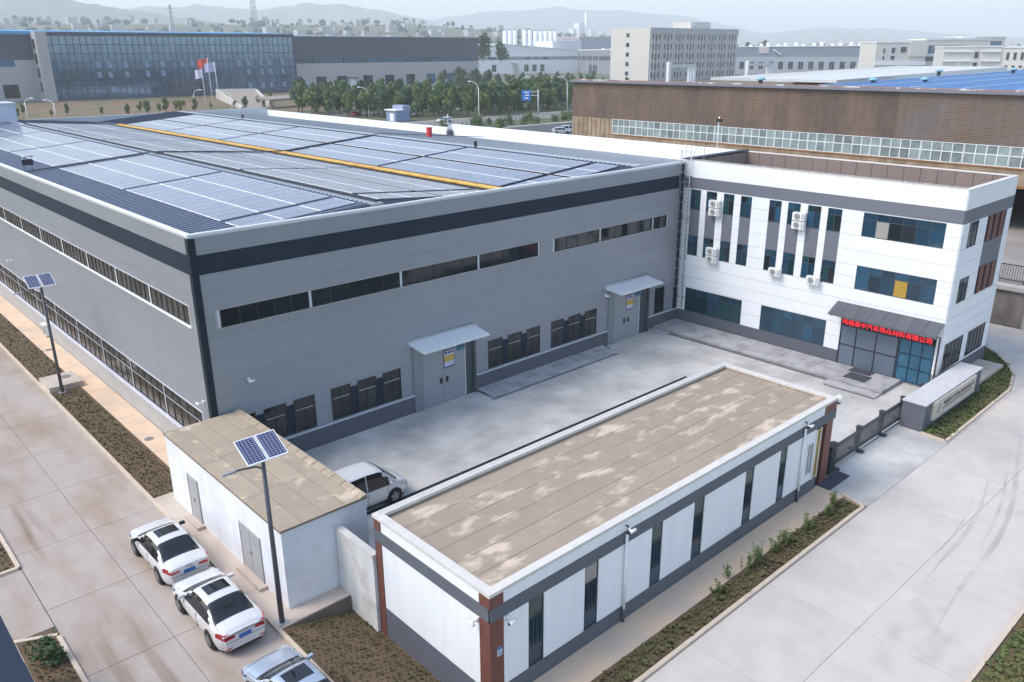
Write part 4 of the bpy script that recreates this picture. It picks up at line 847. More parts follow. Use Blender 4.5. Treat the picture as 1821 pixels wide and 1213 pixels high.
# ---------------------------------------------------------------- vehicles (built pointing +x, origin on the ground at mid length)
paint_car = {}
def car_paint(name, c, metal=.1): return mat(name, c, .28, metal=metal, var=0, coat=.8, spec=.5)
white_p = car_paint('car_white', (.66, .66, .66)); silver_p = car_paint('car_silver', (.46, .52, .60), .5); red_p = car_paint('car_red', (.5, .03, .04))
pearl_p = car_paint('car_pearl', (.66, .66, .665), .15)
car_glass = mat('car_glass', (.012, .013, .016), .05, var=0, spec=.6); tyre = mat('tyre', (.018, .018, .019), .85); rim = mat('rim', (.30, .31, .32), .35, metal=.7)
tail_red = mat('tail_lamp', (.40, .012, .02), .15, coat=1); head_l = mat('head_lamp', (.45, .48, .52), .1, coat=1); plate_m = mat('blue_plate', (.03, .14, .42), .4); seal_m = mat('seal_black', (.010, .010, .011), .5)
def interp(tab, x):
    if x <= tab[0][0]: return tab[0][1]
    for (a, p), (b, q) in zip(tab, tab[1:]):
        if x <= b:
            t = (x-a)/(b-a); t = t*t*(3-2*t)*.5 + t*.5; return p + (q-p)*t
    return tab[-1][1]
def make_car(name, paint, spec):
    t = link(name, None, None, (0, 0, 0)); Lh = spec['len']/2; W = spec['w']/2; H = spec['h']
    top, belt, rw = spec['top'], spec['belt'], spec['roofw']                # tables over x
    xs = sorted(set([-Lh + spec['len']*i/92 for i in range(93)] + list(spec['marks'])))
    end = lambda x: (1 - max(0, (abs(x) - (Lh-.55))/.55)**2.6*.22)            # plan taper at both ends
    zb = lambda x: .20 + .10*max(0, (abs(x)-(Lh-.4))/.4)**2
    J = []                                                                     # ring: side from sill to roof centre
    def ring(x):
        w = W*end(x); zt = interp(top, x); zbelt = min(interp(belt, x), zt-.015); r = interp(rw, x)*W; z0 = zb(x)
        pts = [(0, z0), (w*.86, z0), (w*.955, z0+.10), (w*.995, z0+.26), (w, z0+.42), (w*.985, zbelt-.08), (w*.955, zbelt)]
        cab = max(0, zt - zbelt)
        if cab > .08:
            pts += [(r + (w*.955-r)*.66, zbelt+cab*.30), (r + (w*.955-r)*.33, zbelt+cab*.62), (r, zt-.085), (r*.93, zt-.035), (r*.75, zt-.010), (r*.4, zt+.012), (0, zt+.02)]
        else:
            pts += [(w*.92, zbelt+cab*.5), (w*.86, zt-.004), (w*.75, zt+.006), (w*.62, zt+.014), (w*.45, zt+.022), (w*.22, zt+.028), (0, zt+.03)]
        return pts
    rings = [ring(x) for x in xs]; NJ = len(rings[0]); body = MB(); gl = {'windscreen': [], 'rear_window': [], 'side_window': []}
    idx = {}
    for s in (1, -1):
        for i, x in enumerate(xs):
            for j in range(NJ): idx[(s, i, j)] = len(body.v); body.v.append(Vector((x, s*rings[i][j][0], rings[i][j][1])))
    A0, A1, C1, C0 = spec['ws0'], spec['ws1'], spec['rw1'], spec['rw0']         # windscreen from A0 (base) back to A1; rear window from C1 (top) to C0 (base)
    for s in (1, -1):
        for i in range(len(xs)-1):
            xm = (xs[i]+xs[i+1])/2
            for j in range(NJ-1):
                q = [idx[(s, i, j)], idx[(s, i+1, j)], idx[(s, i+1, j+1)], idx[(s, i, j+1)]]
                if s > 0: q = q
                else: q = q[::-1]
                kind = None
                if j >= 9 and A1 < xm < A0: kind = 'windscreen'
                if j >= 9 and C0 < xm < C1: kind = 'rear_window'
                if 6 <= j <= 8 and spec['sg0'] < xm < spec['sg1'] - (j-6)*spec['sgs'] and xm > spec['sg0'] + (j-6)*spec['sgr'] and not any(abs(xm-p) < .035 for p in spec['pillars']): kind = 'side_window'
                if kind: gl[kind].append((s, [body.v[k].copy() for k in q])); continue
                body.f.append(tuple(q[::-1])); body.m.append(0); body.sm.append(True)
    for s in (1, -1):                                                          # close the ends
        pass
    for i in (0, len(xs)-1):
        loop = [idx[(1, i, j)] for j in range(NJ)] + [idx[(-1, i, j)] for j in range(NJ-1, 0, -1)]
        body.f.append(tuple(loop if i == 0 else loop[::-1])); body.m.append(0); body.sm.append(False)
    bo = body.build('body', paint, t, (0, 0, 0))
    for kind in gl:
        for side in ((0,) if kind != 'side_window' else (1, -1)):
            mb = MB()
            for (s, q) in gl[kind]:
                if side and s != side: continue
                mb.face(q[::-1], smooth=True)
            if mb.f: mb.build(kind, car_glass, t, (0, 0, 0))
    # underbody
    MB().box(-Lh+.25, Lh-.25, -W*.85, W*.85, .16, .30).build('underbody', seal_m, t, (0, 0, 0))
    for x in (spec['fx'], spec['rx']):
        for s in (1, -1):
            y = s*(W*.985); r = spec['r']
            MB().lathe((x, y-s*.10, r+.02), (0, s, 0), [(0, r+.075), (.118, r+.075)], 28).build('wheel_arch', seal_m, t, (0, 0, 0))
            wv = MB().lathe((x, y-s*.12, r), (0, s, 0), [(0, r*.9), (.02, r), (.15, r), (.165, r*.94)], 28).build('wheel', tyre, t, (0, 0, 0))
            ri = MB(); ri.lathe((x, y+s*.045, r), (0, s, 0), [(0, r*.70), (.008, r*.70)], 24); ri.build('hub', lamp_post, wv, (0, 0, 0))
            sp = MB()
            for k in range(5):
                a = 2*math.pi*k/5 + .3; d = V(math.cos(a), 0, math.sin(a)); e = V(-math.sin(a), 0, math.cos(a)); c = V(x, y+s*.056, r)
                p = [c+e*.035, c-e*.035, c+d*r*.68-e*.05, c+d*r*.68+e*.05]; sp.face(p if s < 0 else p[::-1])
            sp.lathe((x, y+s*.054, r), (0, s, 0), [(0, .055), (.012, .055)], 12); sp.build('rim', rim, wv, (0, 0, 0))
    nx = lambda f, x: interp(f, x)
    for s in (1, -1):                                                          # mirrors, lamps, handles
        mx = spec['mir']; mz = interp(belt, mx)+.10
        MB().hexa([(mx-.05, s*W*.93, mz-.05), (mx+.10, s*W*.93, mz-.05), (mx+.08, s*(W+.16), mz-.04), (mx-.05, s*(W+.16), mz-.04), (mx-.05, s*W*.93, mz+.06), (mx+.08, s*W*.93, mz+.06), (mx+.05, s*(W+.14), mz+.08), (mx-.05, s*(W+.14), mz+.08)][0:8]).build('mirror', spec.get('mirm', paint), t, (0, 0, 0))
        zt = spec['tz']; xr = -Lh
        e1, e2 = end(xr+.02), end(xr+.38)
        MB().hexa([(xr-.02, s*W*.40, zt-.10), (xr-.02, s*W*e1*1.0, zt-.13), (xr+.34, s*W*e2*1.012, zt-.05), (xr+.2, s*W*.7, zt-.05), (xr+.03, s*W*.40, zt+.08), (xr+.02, s*W*e1*1.0, zt+.08), (xr+.36, s*W*e2*1.006, zt+.10), (xr+.2, s*W*.7, zt+.10)]).build('tail_lamp', tail_red, t, (0, 0, 0))
        xf = Lh; zh = spec['hz']
        MB().hexa([(xf-.05, s*W*.50, zh-.06), (xf-.06, s*W*end(xf-.05)*.99, zh-.06), (xf-.50, s*W*end(xf-.5)*1.008, zh-.02), (xf-.3, s*W*.5, zh-.02), (xf-.12, s*W*.50, zh+.06), (xf-.12, s*W*end(xf-.1)*.99, zh+.07), (xf-.52, s*W*end(xf-.5)*1.002, zh+.10), (xf-.35, s*W*.5, zh+.08)]).build('head_lamp', head_l, t, (0, 0, 0))
        for hx in spec['handles']: MB().box(hx-.09, hx+.09, min(s*W*.99, s*(W*.99+.03)), max(s*W*.99, s*(W*.99+.03)), .80, .83).build('door_handle', paint, t, (0, 0, 0))
        for px in spec['seams']: MB().box(px-.006, px+.006, min(s*W*.90, s*(W*1.004)), max(s*W*.90, s*W*1.004), .34, interp(belt, px)-.06).build('door_seam', seal_m, t, (0, 0, 0))
    xr = -Lh
    MB().box(xr-.025, xr, -.22, .22, spec['pz']-.07, spec['pz']+.07).build('number_plate', plate_m, t, (0, 0, 0))
    MB().box(xr-.02, xr, -.13, .13, spec['tz']+.0, spec['tz']+.04).build('badge', rim, t, (0, 0, 0))
    MB().box(xr-.012, xr+.1, -W*.60, W*.60, .225, .285).build('bumper_trim', seal_m, t, (0, 0, 0))
    MB().box(Lh-.05, Lh+.012, -W*.45, W*.45, .30, .46).build('grille', seal_m, t, (0, 0, 0))
    MB().box(xr-.006, xr+.02, -W*.80, W*.80, .60, .612).build('boot_seam', seal_m, t, (0, 0, 0))
    for s in (1, -1): MB().box(xr-.012, xr+.05, min(s*W*.55, s*W*.78), max(s*W*.55, s*W*.78), .36, .40).build('reflector', tail_red, t, (0, 0, 0))
    if spec.get('sun'):
        a, b = spec['sun']; zz = lambda x, y: interp(top, x) + .018 - .03*abs(y/.5)**2.5 + .012
        q = [(a, -.42), (b, -.42), (b, .42), (a, .42)]; mb = MB()
        for k in range(6):
            y0_, y1_ = -.42 + .14*k, -.42 + .14*(k+1); mb.face([(a, y0_, zz(a, y0_)), (b, y0_, zz(b, y0_)), (b, y1_, zz(b, y1_)), (a, y1_, zz(a, y1_))], smooth=True)
        mb.build('sunroof', car_glass, t, (0, 0, 0))
    return t
SEDAN = dict(len=4.55, w=1.80, h=1.46, top=[(-2.28, .93), (-2.1, 1.03), (-1.72, 1.07), (-1.55, 1.10), (-.85, 1.40), (-.35, 1.455), (.15, 1.44), (.45, 1.37), (1.15, .99), (1.35, .955), (1.9, .86), (2.15, .74), (2.28, .60)],
    belt=[(-2.28, .80), (-1.6, .95), (0, .92), (1.2, .88), (2.28, .55)], roofw=[(-2.28, .86), (-1.5, .80), (-.8, .70), (0, .70), (.5, .72), (1.2, .86), (2.28, .9)],
    marks=(-1.62, -.78, .42, 1.18), ws0=1.18, ws1=.42, rw1=-.78, rw0=-1.62, sg0=-1.35, sg1=.98, sgs=.26, sgr=.20, pillars=(), fx=1.38, rx=-1.27, r=.315, mir=.80, tz=.86, hz=.68, pz=.70, handles=(-.55, .45), seams=(-.25, .85), sun=(-.42, .22))
VAN = dict(len=4.5, w=1.70, h=1.86, top=[(-2.25, 1.5), (-2.15, 1.76), (-1.6, 1.84), (0, 1.86), (.65, 1.82), (.95, 1.72), (1.66, 1.12), (1.8, 1.07), (2.08, .94), (2.2, .80), (2.25, .62)],
    belt=[(-2.25, 1.0), (0, .98), (1.5, .96), (2.25, .58)], roofw=[(-2.25, .82), (0, .80), (.9, .80), (1.6, .88), (2.25, .9)], marks=(.92, 1.64, -2.1, -2.2), ws0=1.64, ws1=.92, rw1=-2.10, rw0=-2.24, sg0=-1.9, sg1=1.42, sgs=.26, sgr=.02,
    pillars=(.02, -1.05), fx=1.42, rx=-1.30, r=.32, mir=1.22, tz=1.0, hz=.78, pz=.75, handles=(-.25, .2), seams=(.02, 1.08, -1.05))
SUV = dict(len=4.6, w=1.86, h=1.70, top=[(-2.3, 1.1), (-2.15, 1.45), (-1.7, 1.66), (-.4, 1.70), (.3, 1.66), (.55, 1.58), (1.2, 1.12), (1.4, 1.08), (2.0, .98), (2.2, .84), (2.3, .65)],
    belt=[(-2.3, 1.0), (0, 1.0), (1.2, .98), (2.3, .6)], roofw=[(-2.3, .84), (-1.5, .76), (0, .74), (.6, .76), (1.2, .88), (2.3, .9)], marks=(-2.05, -1.75, .5, 1.22), ws0=1.22, ws1=.5, rw1=-1.75, rw0=-2.2, sg0=-1.85, sg1=1.05, sgs=.22, sgr=.08,
    pillars=(-.1, -1.1), fx=1.40, rx=-1.35, r=.36, mir=.85, tz=.98, hz=.82, pz=.8, handles=(-.4, .5), seams=(-.1, .9))
def place(t, x, y, rz, label, cat, group=None):
    t.location = (x, y, 0); t.rotation_euler = (0, 0, rz); tag(t, label, cat, group); return t
S1 = dict(SEDAN, len=4.42, rx=-1.20, mirm=seal_m); UP = math.pi/2
place(make_car('parked_car', white_p, S1), -4.42, -4.98, UP, 'white parked sedan farthest from the camera, plain tail lamps, by the hut', 'car', 'sedans parked beside the hut')
place(make_car('parked_car', white_p, SEDAN), -4.50, -9.88, UP, 'white parked sedan in the middle of the three by the hut', 'car', 'sedans parked beside the hut')
place(make_car('parked_car', silver_p, SEDAN), -4.52, -15.85, UP+.02, 'pale silver blue sedan cut off at the picture bottom', 'car', 'sedans parked beside the hut')
place(make_car('parked_van', white_p, VAN), 3.55, -6.62, .0, 'white people carrier parked in the courtyard behind the hut', 'van')

# ---------------------------------------------------------------- plateau and rusty shed on the right
plat_m = mat('plateau_concrete', (.33, .30, .28), .9, c2=(.24, .215, .20), mixscale=.15, var=.1)
sheet('raised_yard', [(53.3, 130, -70, 47.5)], plat_m, -.5, 3.0)
rw_ = thing('retaining_wall', 'stained brown concrete retaining wall right of the office', 'wall', (53, -18, 0))
ret_m = mat('retaining_concrete', (.21, .18, .16), .9, c2=(.13, .11, .10), mixscale=.5, streak=.15, var=.1, rnd=.06)
for k in range(16):
    y = -46 + 5.4*k; MB().box(53.0, 53.3, y+.02, y+5.38, -.3, 2.72).build('wall_bay', ret_m, rw_); MB().box(52.8, 53.0, y-.25, y+.25, -.3, 2.72).build('buttress', mat('pale_buttress', (.36, .33, .31), .9, streak=.1, var=.1), rw_)
MB().box(52.75, 53.6, -46, 40, 2.72, 3.02).build('coping', mat('ret_coping', (.46, .43, .41), .9, var=.1), rw_)
fc = thing('railing', 'black metal railing on top of the retaining wall', 'railing', (54.2, -20, 3)); fen = mat('railing_black', (.02, .022, .026), .5)
for k in range(17): MB().box(54.15, 54.25, -44.05+2.6*k, -43.95+2.6*k, 3.0, 4.45).build('post', fen, fc)
for z in (3.15, 4.3): MB().box(54.17, 54.23, -44, -2.4, z, z+.06).build('rail', fen, fc)
for k in range(240): MB().box(54.185, 54.215, -44+.1733*k, -43.97+.1733*k, 3.2, 4.3).build('bar', fen, fc)
sh = thing('rusty_shed', 'long rusty brown corrugated shed with a band of white framed windows', 'shed', (73, 15, 3))
SHF = (V(73, 46, 0), V(0, -1, 0), V(-1, 0, 0))
rust = mat('rusty_sheet', (.175, .118, .085), .8, c2=(.115, .085, .068), mixscale=.25, stretch=(1, 1, .5), thr=(.38, .66), var=.12, scale=.9, streak=.20, rnd=.03)
rust_g = mat('rusty_sheet_grey', (.165, .118, .09), .8, c2=(.145, .125, .115), mixscale=.30, thr=(.42, .62), var=.08, streak=.14, rnd=.03)
rust_l = mat('rusty_sheet_light', (.34, .255, .17), .8, c2=(.25, .165, .10), mixscale=.8, streak=.12, var=.1, rnd=.08)
core = mat('shed_core', (.06, .045, .04), .9)
MB().box(73.05, 80, -34, 46, 7.5, 15.5).build('wall_core', core, sh); MB().box(80, 128, -34, 46, 7.5, 13.8).build('wall_core', core, sh); MB().box(73.05, 128, -7.5, 46, 2.9, 7.5).build('wall_core', core, sh)
MB().box(127, 128, -34, -7.5, 2.9, 7.5).build('back_wall', core, sh); MB().box(73.0, 128, -34.3, -34, 2.9, 15.6).build('end_wall', rust, sh)
def corr(w, h, n, d, mt):                 # corrugated sheet, ribs along its length
    mb = MB(); O = (V(0, 0, 0), SHF[1], SHF[2])
    for i in range(n):
        a, b = h*i/n, h*(i+1)/n; P = lambda u, v, dd: O[1]*u + Z3*v + O[2]*dd
        m1 = a + (b-a)*.35; m2 = a + (b-a)*.7
        mb.face([P(0, a, 0), P(w, a, 0), P(w, m1, d), P(0, m1, d)]); mb.face([P(0, m1, d), P(w, m1, d), P(w, m2, d), P(0, m2, d)]); mb.face([P(0, m2, d), P(w, m2, d), P(w, b, 0), P(0, b, 0)])
    return mb.mesh('corrugated_sheet', mt)
cw = 80/16; r1 = corr(cw-.004, .97, 6, .03, rust); r2 = corr(cw-.004, .97, 6, .03, rust_g); r3 = corr(cw-.004, .80, 5, .035, rust_l)
for c in range(16):
    for k in range(5): link('corrugated_sheet', r1 if c < 9 else r2, sh, SHF[0] + SHF[1]*(cw*c+.01) + SHF[2]*(.03+.003*((c+k) % 2)) + Z3*(11.0 + .955*k))
    for k in range(2):
        if c >= 1: link('corrugated_sheet', r3, sh, SHF[0] + SHF[1]*(cw*c+.01) + SHF[2]*(.03+.008*((c+k) % 2)) + Z3*(7.45 + .77*k))
MB().ubox(SHF, 0, 7.3, 3.0, 11.0, .02, .06).build('end_panel', rust_l, sh)
for k in range(9): MB().ubox(SHF, .4+.8*k, .46+.8*k, 7.6, 11.0, .06, .10).build('panel_rib', rust, sh)
wn = mat('shed_glass', (.23, .275, .265), .2, var=.25, scale=1.2, rnd=.28, spec=.5)
for k in range(18):
    u0 = 7.35 + 4.04*k
    if u0 < 74: window(sh, SHF, u0+.02, u0+4.02, 9.08, 10.98, 4, [10.1], frame_wh, wn, .06, .085, d0=.02, d1=.10)
MB().ubox(SHF, 7.3, 80, 8.95, 9.07, .02, .14).build('window_rail', mat('rust_orange', (.30, .13, .04), .8, var=.15), sh)
MB().ubox(SHF, 53.5, 80, 7.25, 7.46, .0, .12).build('opening_lintel', MATS['rust_orange'], sh)
for u in (53.6, 66.5, 79.5): MB().ubox(SHF, u, u+.5, 2.9, 7.25, -.5, .0).build('column', lamp_post, sh)
MB().ubox(SHF, -.3, 80.3, 15.55, 15.80, -.2, .45).build('gutter', mat('gutter_grey', (.17, .18, .22), .6, var=.1), sh)
MB().ubox(SHF, -.3, 80.3, 15.80, 15.92, -.9, -.2).build('roof_edge', mat('rust_trim', (.30, .17, .13), .8, c2=(.6, .52, .46), mixscale=.6, thr=(.55, .62), var=.1), sh)
MB().hexa([(73.9, -34, 15.5), (112, -34, 13.8), (112, 46, 13.8), (73.9, 46, 15.5), (73.9, -34, 15.7), (112, -34, 14.1), (112, 46, 14.1), (73.9, 46, 15.7)]).build('roof', mat('old_roof', (.16, .16, .18), .95, spec=.1, c2=(.07, .065, .07), mixscale=.08, var=.1), sh)
bl = mat('blue_roof', (.03, .13, .33), .5, var=.12, scale=.3, rnd=.12)
bs = thing('blue_roof_hall', 'hall with bright blue sheet metal roof behind the rusty shed', 'hall', (130, 5, 0))
MB().box(128.5, 190, -45, 19, 2, 13.7).build('wall', trim_pale, bs)
for k in range(12):
    y0_, y1_ = -49 + 5.2*k, -49 + 5.2*(k+1)
    MB().hexa([(80, y0_+.12, 15.45), (168, y0_+.12, 16.0), (168, y1_-.12, 16.0), (80, y1_-.12, 15.45), (80, y0_+.12, 15.66), (168, y0_+.12, 16.2), (168, y1_-.12, 16.2), (80, y1_-.12, 15.66)]).build('roof_sheet', bl, bs)
    MB().hexa([(80, y1_-.12, 15.5), (168, y1_-.12, 16.05), (168, y1_+.12, 16.05), (80, y1_+.12, 15.5), (80, y1_-.12, 15.74), (168, y1_-.12, 16.28), (168, y1_+.12, 16.28), (80, y1_+.12, 15.74)]).build('roof_seam', mat('seam_pale', (.42, .52, .64), .5), bs)
MB().hexa([(168.1, -45, 15.8), (190, -45, 13.7), (190, 19, 13.7), (168.1, 19, 15.8), (168.1, -45, 16.2), (190, -45, 13.85), (190, 19, 13.85), (168.1, 19, 16.2)]).build('roof_sheet', bl, bs)
sw2 = thing('white_roof_hall', 'low hall with bleached white roof sheets left of the blue roof', 'hall', (140, 45, 0))
MB().box(128.5, 180, 21.5, 44, 2, 14.6).build('wall', trim_pale, sw2)
for k in range(3): MB().hexa([(108, 25.5+7.4*k, 14.9), (180, 25.5+7.4*k, 14.9), (180, 32.8+7.4*k, 14.9), (108, 32.8+7.4*k, 14.9), (108, 25.5+7.4*k, 15.3), (180, 25.5+7.4*k, 16.1), (180, 32.8+7.4*k, 16.1), (108, 32.8+7.4*k, 15.3)]).build('roof_sheet', mat('bleached_roof', (.50, .50, .48), .6, var=.08, rnd=.25), sw2)
vm = mat('vent_teal', (.22, .46, .50), .5)
for i, (x, y, z, lb_) in enumerate(((84, 23.6, 15.5, 'leftmost pale teal roof ventilator on the rusty shed'), (90.5, 12.0, 15.5, 'low teal roof ventilator at the foot of the blue roof'), (96, 8.0, 15.5, 'tall teal roof ventilator on a dark neck before the blue roof'), (122, 16.5, 15.9, 'small teal ventilator on the blue roof, left'), (132, 9.5, 16.0, 'small teal ventilator on the blue roof, centre'))):
    t = thing('roof_ventilator', lb_, 'ventilator', (x, y, z), 'teal roof ventilators'); MB().lathe((x, y, z-.3), (0, 0, 1), [(0, .28), (.75, .28)], 12).build('neck', lamp_post, t); MB().lathe((x, y, z+.45), (0, 0, 1), [(0, .55), (.12, .6), (.28, .42), (.36, .1)], 14).build('cap', vm, t)

# ---------------------------------------------------------------- far roads, dirt field
asph = mat('far_asphalt', (.20, .195, .185), .9, var=.06, scale=.1); park_m = mat('parking_asphalt', (.075, .078, .08), .9, var=.15, scale=.3); dirt = mat('dirt_field', (.20, .115, .075), .95, c2=(.12, .12, .05), mixscale=.06, thr=(.40, .60), var=.15, scale=.3)
sheet('far_road', [(60, 420, 151, 167), (60, 420, 206, 216)], asph, -.3, -.02); sheet('far_footpath', [(60, 420, 167, 169.5), (90, 300, 134.5, 137.0)], mat('far_path', (.36, .33, .30), .9, var=.05), -.3, .06)
sheet('parking_lot', [(60, 300, 84, 134)], park_m, -.3, -.01); sheet('dirt_field', [(0, 420, 240, 372)], dirt, -.3, -.015); sheet('verge', [(60, 420, 137, 150.5), (60, 420, 170, 205.5)], mat('verge_green', (.085, .10, .045), .95, c2=(.14, .12, .07), mixscale=.15, var=.15), -.3, .0)
pf = thing('park_fence', 'low white picket fence beside the far road', 'fence', (150, 149, 0))
for k in range(60): MB().box(100+1.6*k, 100.9+1.6*k, 149.6, 149.75, .1, 1.0).build('picket_panel', mat('fence_white', (.62, .58, .52), .8), pf)
for (z) in (.35, .85): MB().box(100, 196.5, 149.68, 149.72, z, z+.06).build('rail', MATS['fence_white'], pf)
rp = thing('concrete_ramp', 'pale concrete underpass ramp with white edges in the dirt field', 'ramp', (150, 310, 0)); fbeige_r = mat('ramp_edge', (.55, .52, .48), .8); rpm = mat('ramp_concrete', (.30, .255, .205), .9, var=.08)
MB().hexa([(126, 264, 0), (139, 268, 0), (166, 336, 0), (152, 345, 0), (126, 264, .2), (139, 268, .2), (166, 336, 3.2), (152, 345, 3.2)]).build('ramp', rpm, rp)
MB().hexa([(125, 264, 0), (126, 264, 0), (152, 345, 0), (151, 345, 0), (125, 264, .9), (126, 264, .9), (152, 345, 4.0), (151, 345, 4.0)]).build('edge_wall', fbeige_r, rp); MB().hexa([(139, 268, 0), (140, 268, 0), (167, 336, 0), (166, 336, 0), (139, 268, .9), (140, 268, .9), (167, 336, 4.0), (166, 336, 4.0)]).build('edge_wall', fbeige_r, rp)
MB().hexa([(151, 345, 3), (152, 345, 3), (167, 336, 3), (166, 335, 3), (151, 345, 4.2), (152, 346, 4.2), (167, 337, 4.2), (166, 335, 4.2)]).build('end_wall', fbeige_r, rp)
rp2 = thing('concrete_shelter', 'low pale concrete shelter just beyond the factory roof corner', 'shelter', (145, 268, 0)); MB().hexa([(134, 258, 2.6), (158, 266, 2.6), (156, 274, 3.4), (132, 265, 3.4), (134, 258, 3.4), (158, 266, 3.4), (156, 274, 4.1), (132, 265, 4.1)]).build('roof', rpm, rp2); 
for (x, y) in ((135, 260), (156, 267), (154, 272), (134, 264)): MB().box(x-.5, x+.5, y-.5, y+.5, 0, 3.0).build('pillar', rpm, rp2)

# ---------------------------------------------------------------- glass fronted factory far left
gb_ = thing('glass_front_factory', 'far dark factory with a huge blue glass curtain wall', 'factory', (150, 388, 0)); GBF = (V(0, 388, 0), V(1, 0, 0), V(0, -1, 0))
fdark = mat('far_dark_clad', (.065, .075, .105), .6, var=.04, scale=.05); fpale = mat('far_pale_clad', (.40, .38, .39), .7, var=.04, scale=.05, streak=.02); fblue = mat('far_blue_trim', (.06, .30, .55), .5); gwall = mat('far_curtain_glass', (.13, .225, .36), .06, metal=.75, var=.10, scale=.06, rnd=.14); gl2 = mat('far_blue_glass', (.025, .11, .19), .1, var=.3, scale=.1, rnd=.3)
MB().box(20, 346, 388, 460, -.2, 27.9).build('wall_core', fdark, gb_)
for (a, b) in ((20, 89), (214.6, 346)):
    hl = [(u, u2, 1.5, 7.3) for u, u2 in ((74.5, 80.7), (60, 66))] if a < 50 else [(u, u2, 1.4, 7.3) for u, u2 in ((215.0, 219.2), (227.7, 234.2), (241.1, 247.7), (258.2, 264.9), (273.4, 280.0), (288.7, 295.1), (304.0, 310.5), (319.4, 325.7))]
    zt = 17.4 if a < 50 else 14.2
    panels(gb_, GBF, [(a, b, 0, zt if a > 50 else 14.6)], hl, fpale, .3, 0, 'lower_wall')
    for (u, u2, v0, v1) in hl: window(gb_, GBF, u, u2, v0, v1, 2, 2, frame_dk, gl2 if u > 300 else glass_dk, .15, .15, d1=.2)
    wl = cuts(a, (81 if a < 50 else 340), 4 if a < 50 else 8)
    for u, u2 in zip(wl, wl[1:]): window(gb_, GBF, u+.1, u2-.1, 14.7, 17.3, 4, 1, fblue, gl2, .12, .12, d1=.3) if a < 50 else window(gb_, GBF, u+.1, u2-.1, 14.25, 16.6, 5, 1, frame_dk, gl2, .10, .10, d1=.3)
panels(gb_, GBF, [(81, 89, 14.6, 17.4)], [], fpale, .3, 0, 'lower_wall')
MB().ubox(GBF, 249.2, 253.2, 0, 5.6, .3, .5).build('door', frame_wh, gb_); MB().ubox(GBF, 248, 254.4, 5.9, 6.4, .3, 2.0).build('door_canopy', fdark, gb_)
MB().hexa([(89, 380, -.2), (93.4, 380, -.2), (93.4, 388, -.2), (89, 388, -.2), (89, 380, 29.2), (93.4, 380, 29.2), (93.4, 388, 29.2), (89, 388, 29.2)]).build('end_pier', fpale, gb_)
for k in range(4): MB().box(88.8, 89.0, 383, 386, 4+6*k, 8+6*k).build('pier_window', glass_dk, gb_)
MB().box(93.4, 214.4, 385.5, 388, -.2, 28.2).build('curtain_backing', fdark, gb_); CWF = (V(0, 385.5, 0), V(1, 0, 0), V(0, -1, 0))
cu, cv = cuts(93.8, 214.0, 42), cuts(.8, 27.6, 7)
for a, b in zip(cu, cu[1:]):
    for c, d in zip(cv, cv[1:]): pane(gb_, CWF, a+.20, b-.20, c+.16, d-.16, .02, gwall, 'glass_pane', .05)
for k, u in enumerate((8, 10, 13, 17, 20, 24, 26, 30, 36, 38, 41, 43, 46)):       # open casements
    for (v, on) in ((13.6, 1), (9.3, k < 5 or k > 8), (2.6, k in (1, 9, 10, 11, 12))):
        if on: x = 93.8 + 2.56*u*.95; MB().hexa([(x, 385.4, v), (x+1.9, 385.4, v), (x+1.9, 384.4, v), (x, 384.4, v), (x, 385.4, v+2.6), (x+1.9, 385.4, v+2.6), (x+1.9, 385.2, v+2.7), (x, 385.2, v+2.7)]).build('open_casement', mat('casement_glass', (.16, .23, .31), .1), gb_)
MB().box(93.2, 214.5, 384.9, 388, 28.2, 29.0).build('curtain_head', fdark, gb_); MB().box(214.0, 214.7, 384.9, 388, 0, 28.2).build('curtain_jamb', fdark, gb_)
MB().box(146, 164, 380.5, 385, 6.2, 7.2).build('entrance_canopy', fdark, gb_); 
for x in (147, 163): MB().box(x-.4, x+.4, 380.7, 381.5, 0, 6.2).build('canopy_column', fdark, gb_)
MB().hexa([(18, 387, 27.9), (216, 387, 27.9), (216, 462, 27.9), (18, 462, 27.9), (18, 387, 29.3), (216, 387, 29.3), (216, 440, 31), (18, 440, 31)]).build('roof', fblue, gb_)
MB().hexa([(216.2, 387.5, 27.9), (347, 387.5, 27.9), (347, 462, 27.9), (216.2, 462, 27.9), (216.2, 387.5, 28.3), (347, 387.5, 28.3), (347, 440, 29.2), (216.2, 440, 30.4)]).build('roof', mat('far_roof', (.20, .22, .28), .6, var=.05), gb_)

# ---------------------------------------------------------------- other far buildings
def far_box(name, label, cat, x0, x1, y0, y1, z1, wall, roof=None, rz_=0.4, loc=None):
    t = thing(name, label, cat, ((x0+x1)/2, (y0+y1)/2, 0)); MB().box(x0, x1, y0, y1, -.2, z1).build('wall', wall, t); MB().box(x0-.5, x1+.5, y0-.5, y1+.5, z1, z1+rz_).build('roof', roof or trim_white, t); return t
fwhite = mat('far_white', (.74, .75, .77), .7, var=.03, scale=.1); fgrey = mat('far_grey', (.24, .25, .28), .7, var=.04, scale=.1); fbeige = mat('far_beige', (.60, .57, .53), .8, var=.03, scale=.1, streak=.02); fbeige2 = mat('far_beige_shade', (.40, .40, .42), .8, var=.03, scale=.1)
wf = thing('white_factory', 'far white gabled factory with a grey window band', 'factory', (560, 560, 0)); dU = V(594.6-504.6, 533.5-575.2, 0); Lw = dU.length; dU.normalize(); WF = (V(504.6, 575.2, 0), dU, V(dU.y, -dU.x, 0))
nB = -WF[2]
w1 = MB(); O = WF[0]; w1.face([O+dU*-30, O+dU*Lw, O+dU*Lw+Z3*20.6, O+dU*21+Z3*26.5, O+dU*-30+Z3*21]); w1.build('gable_wall', fwhite, wf)
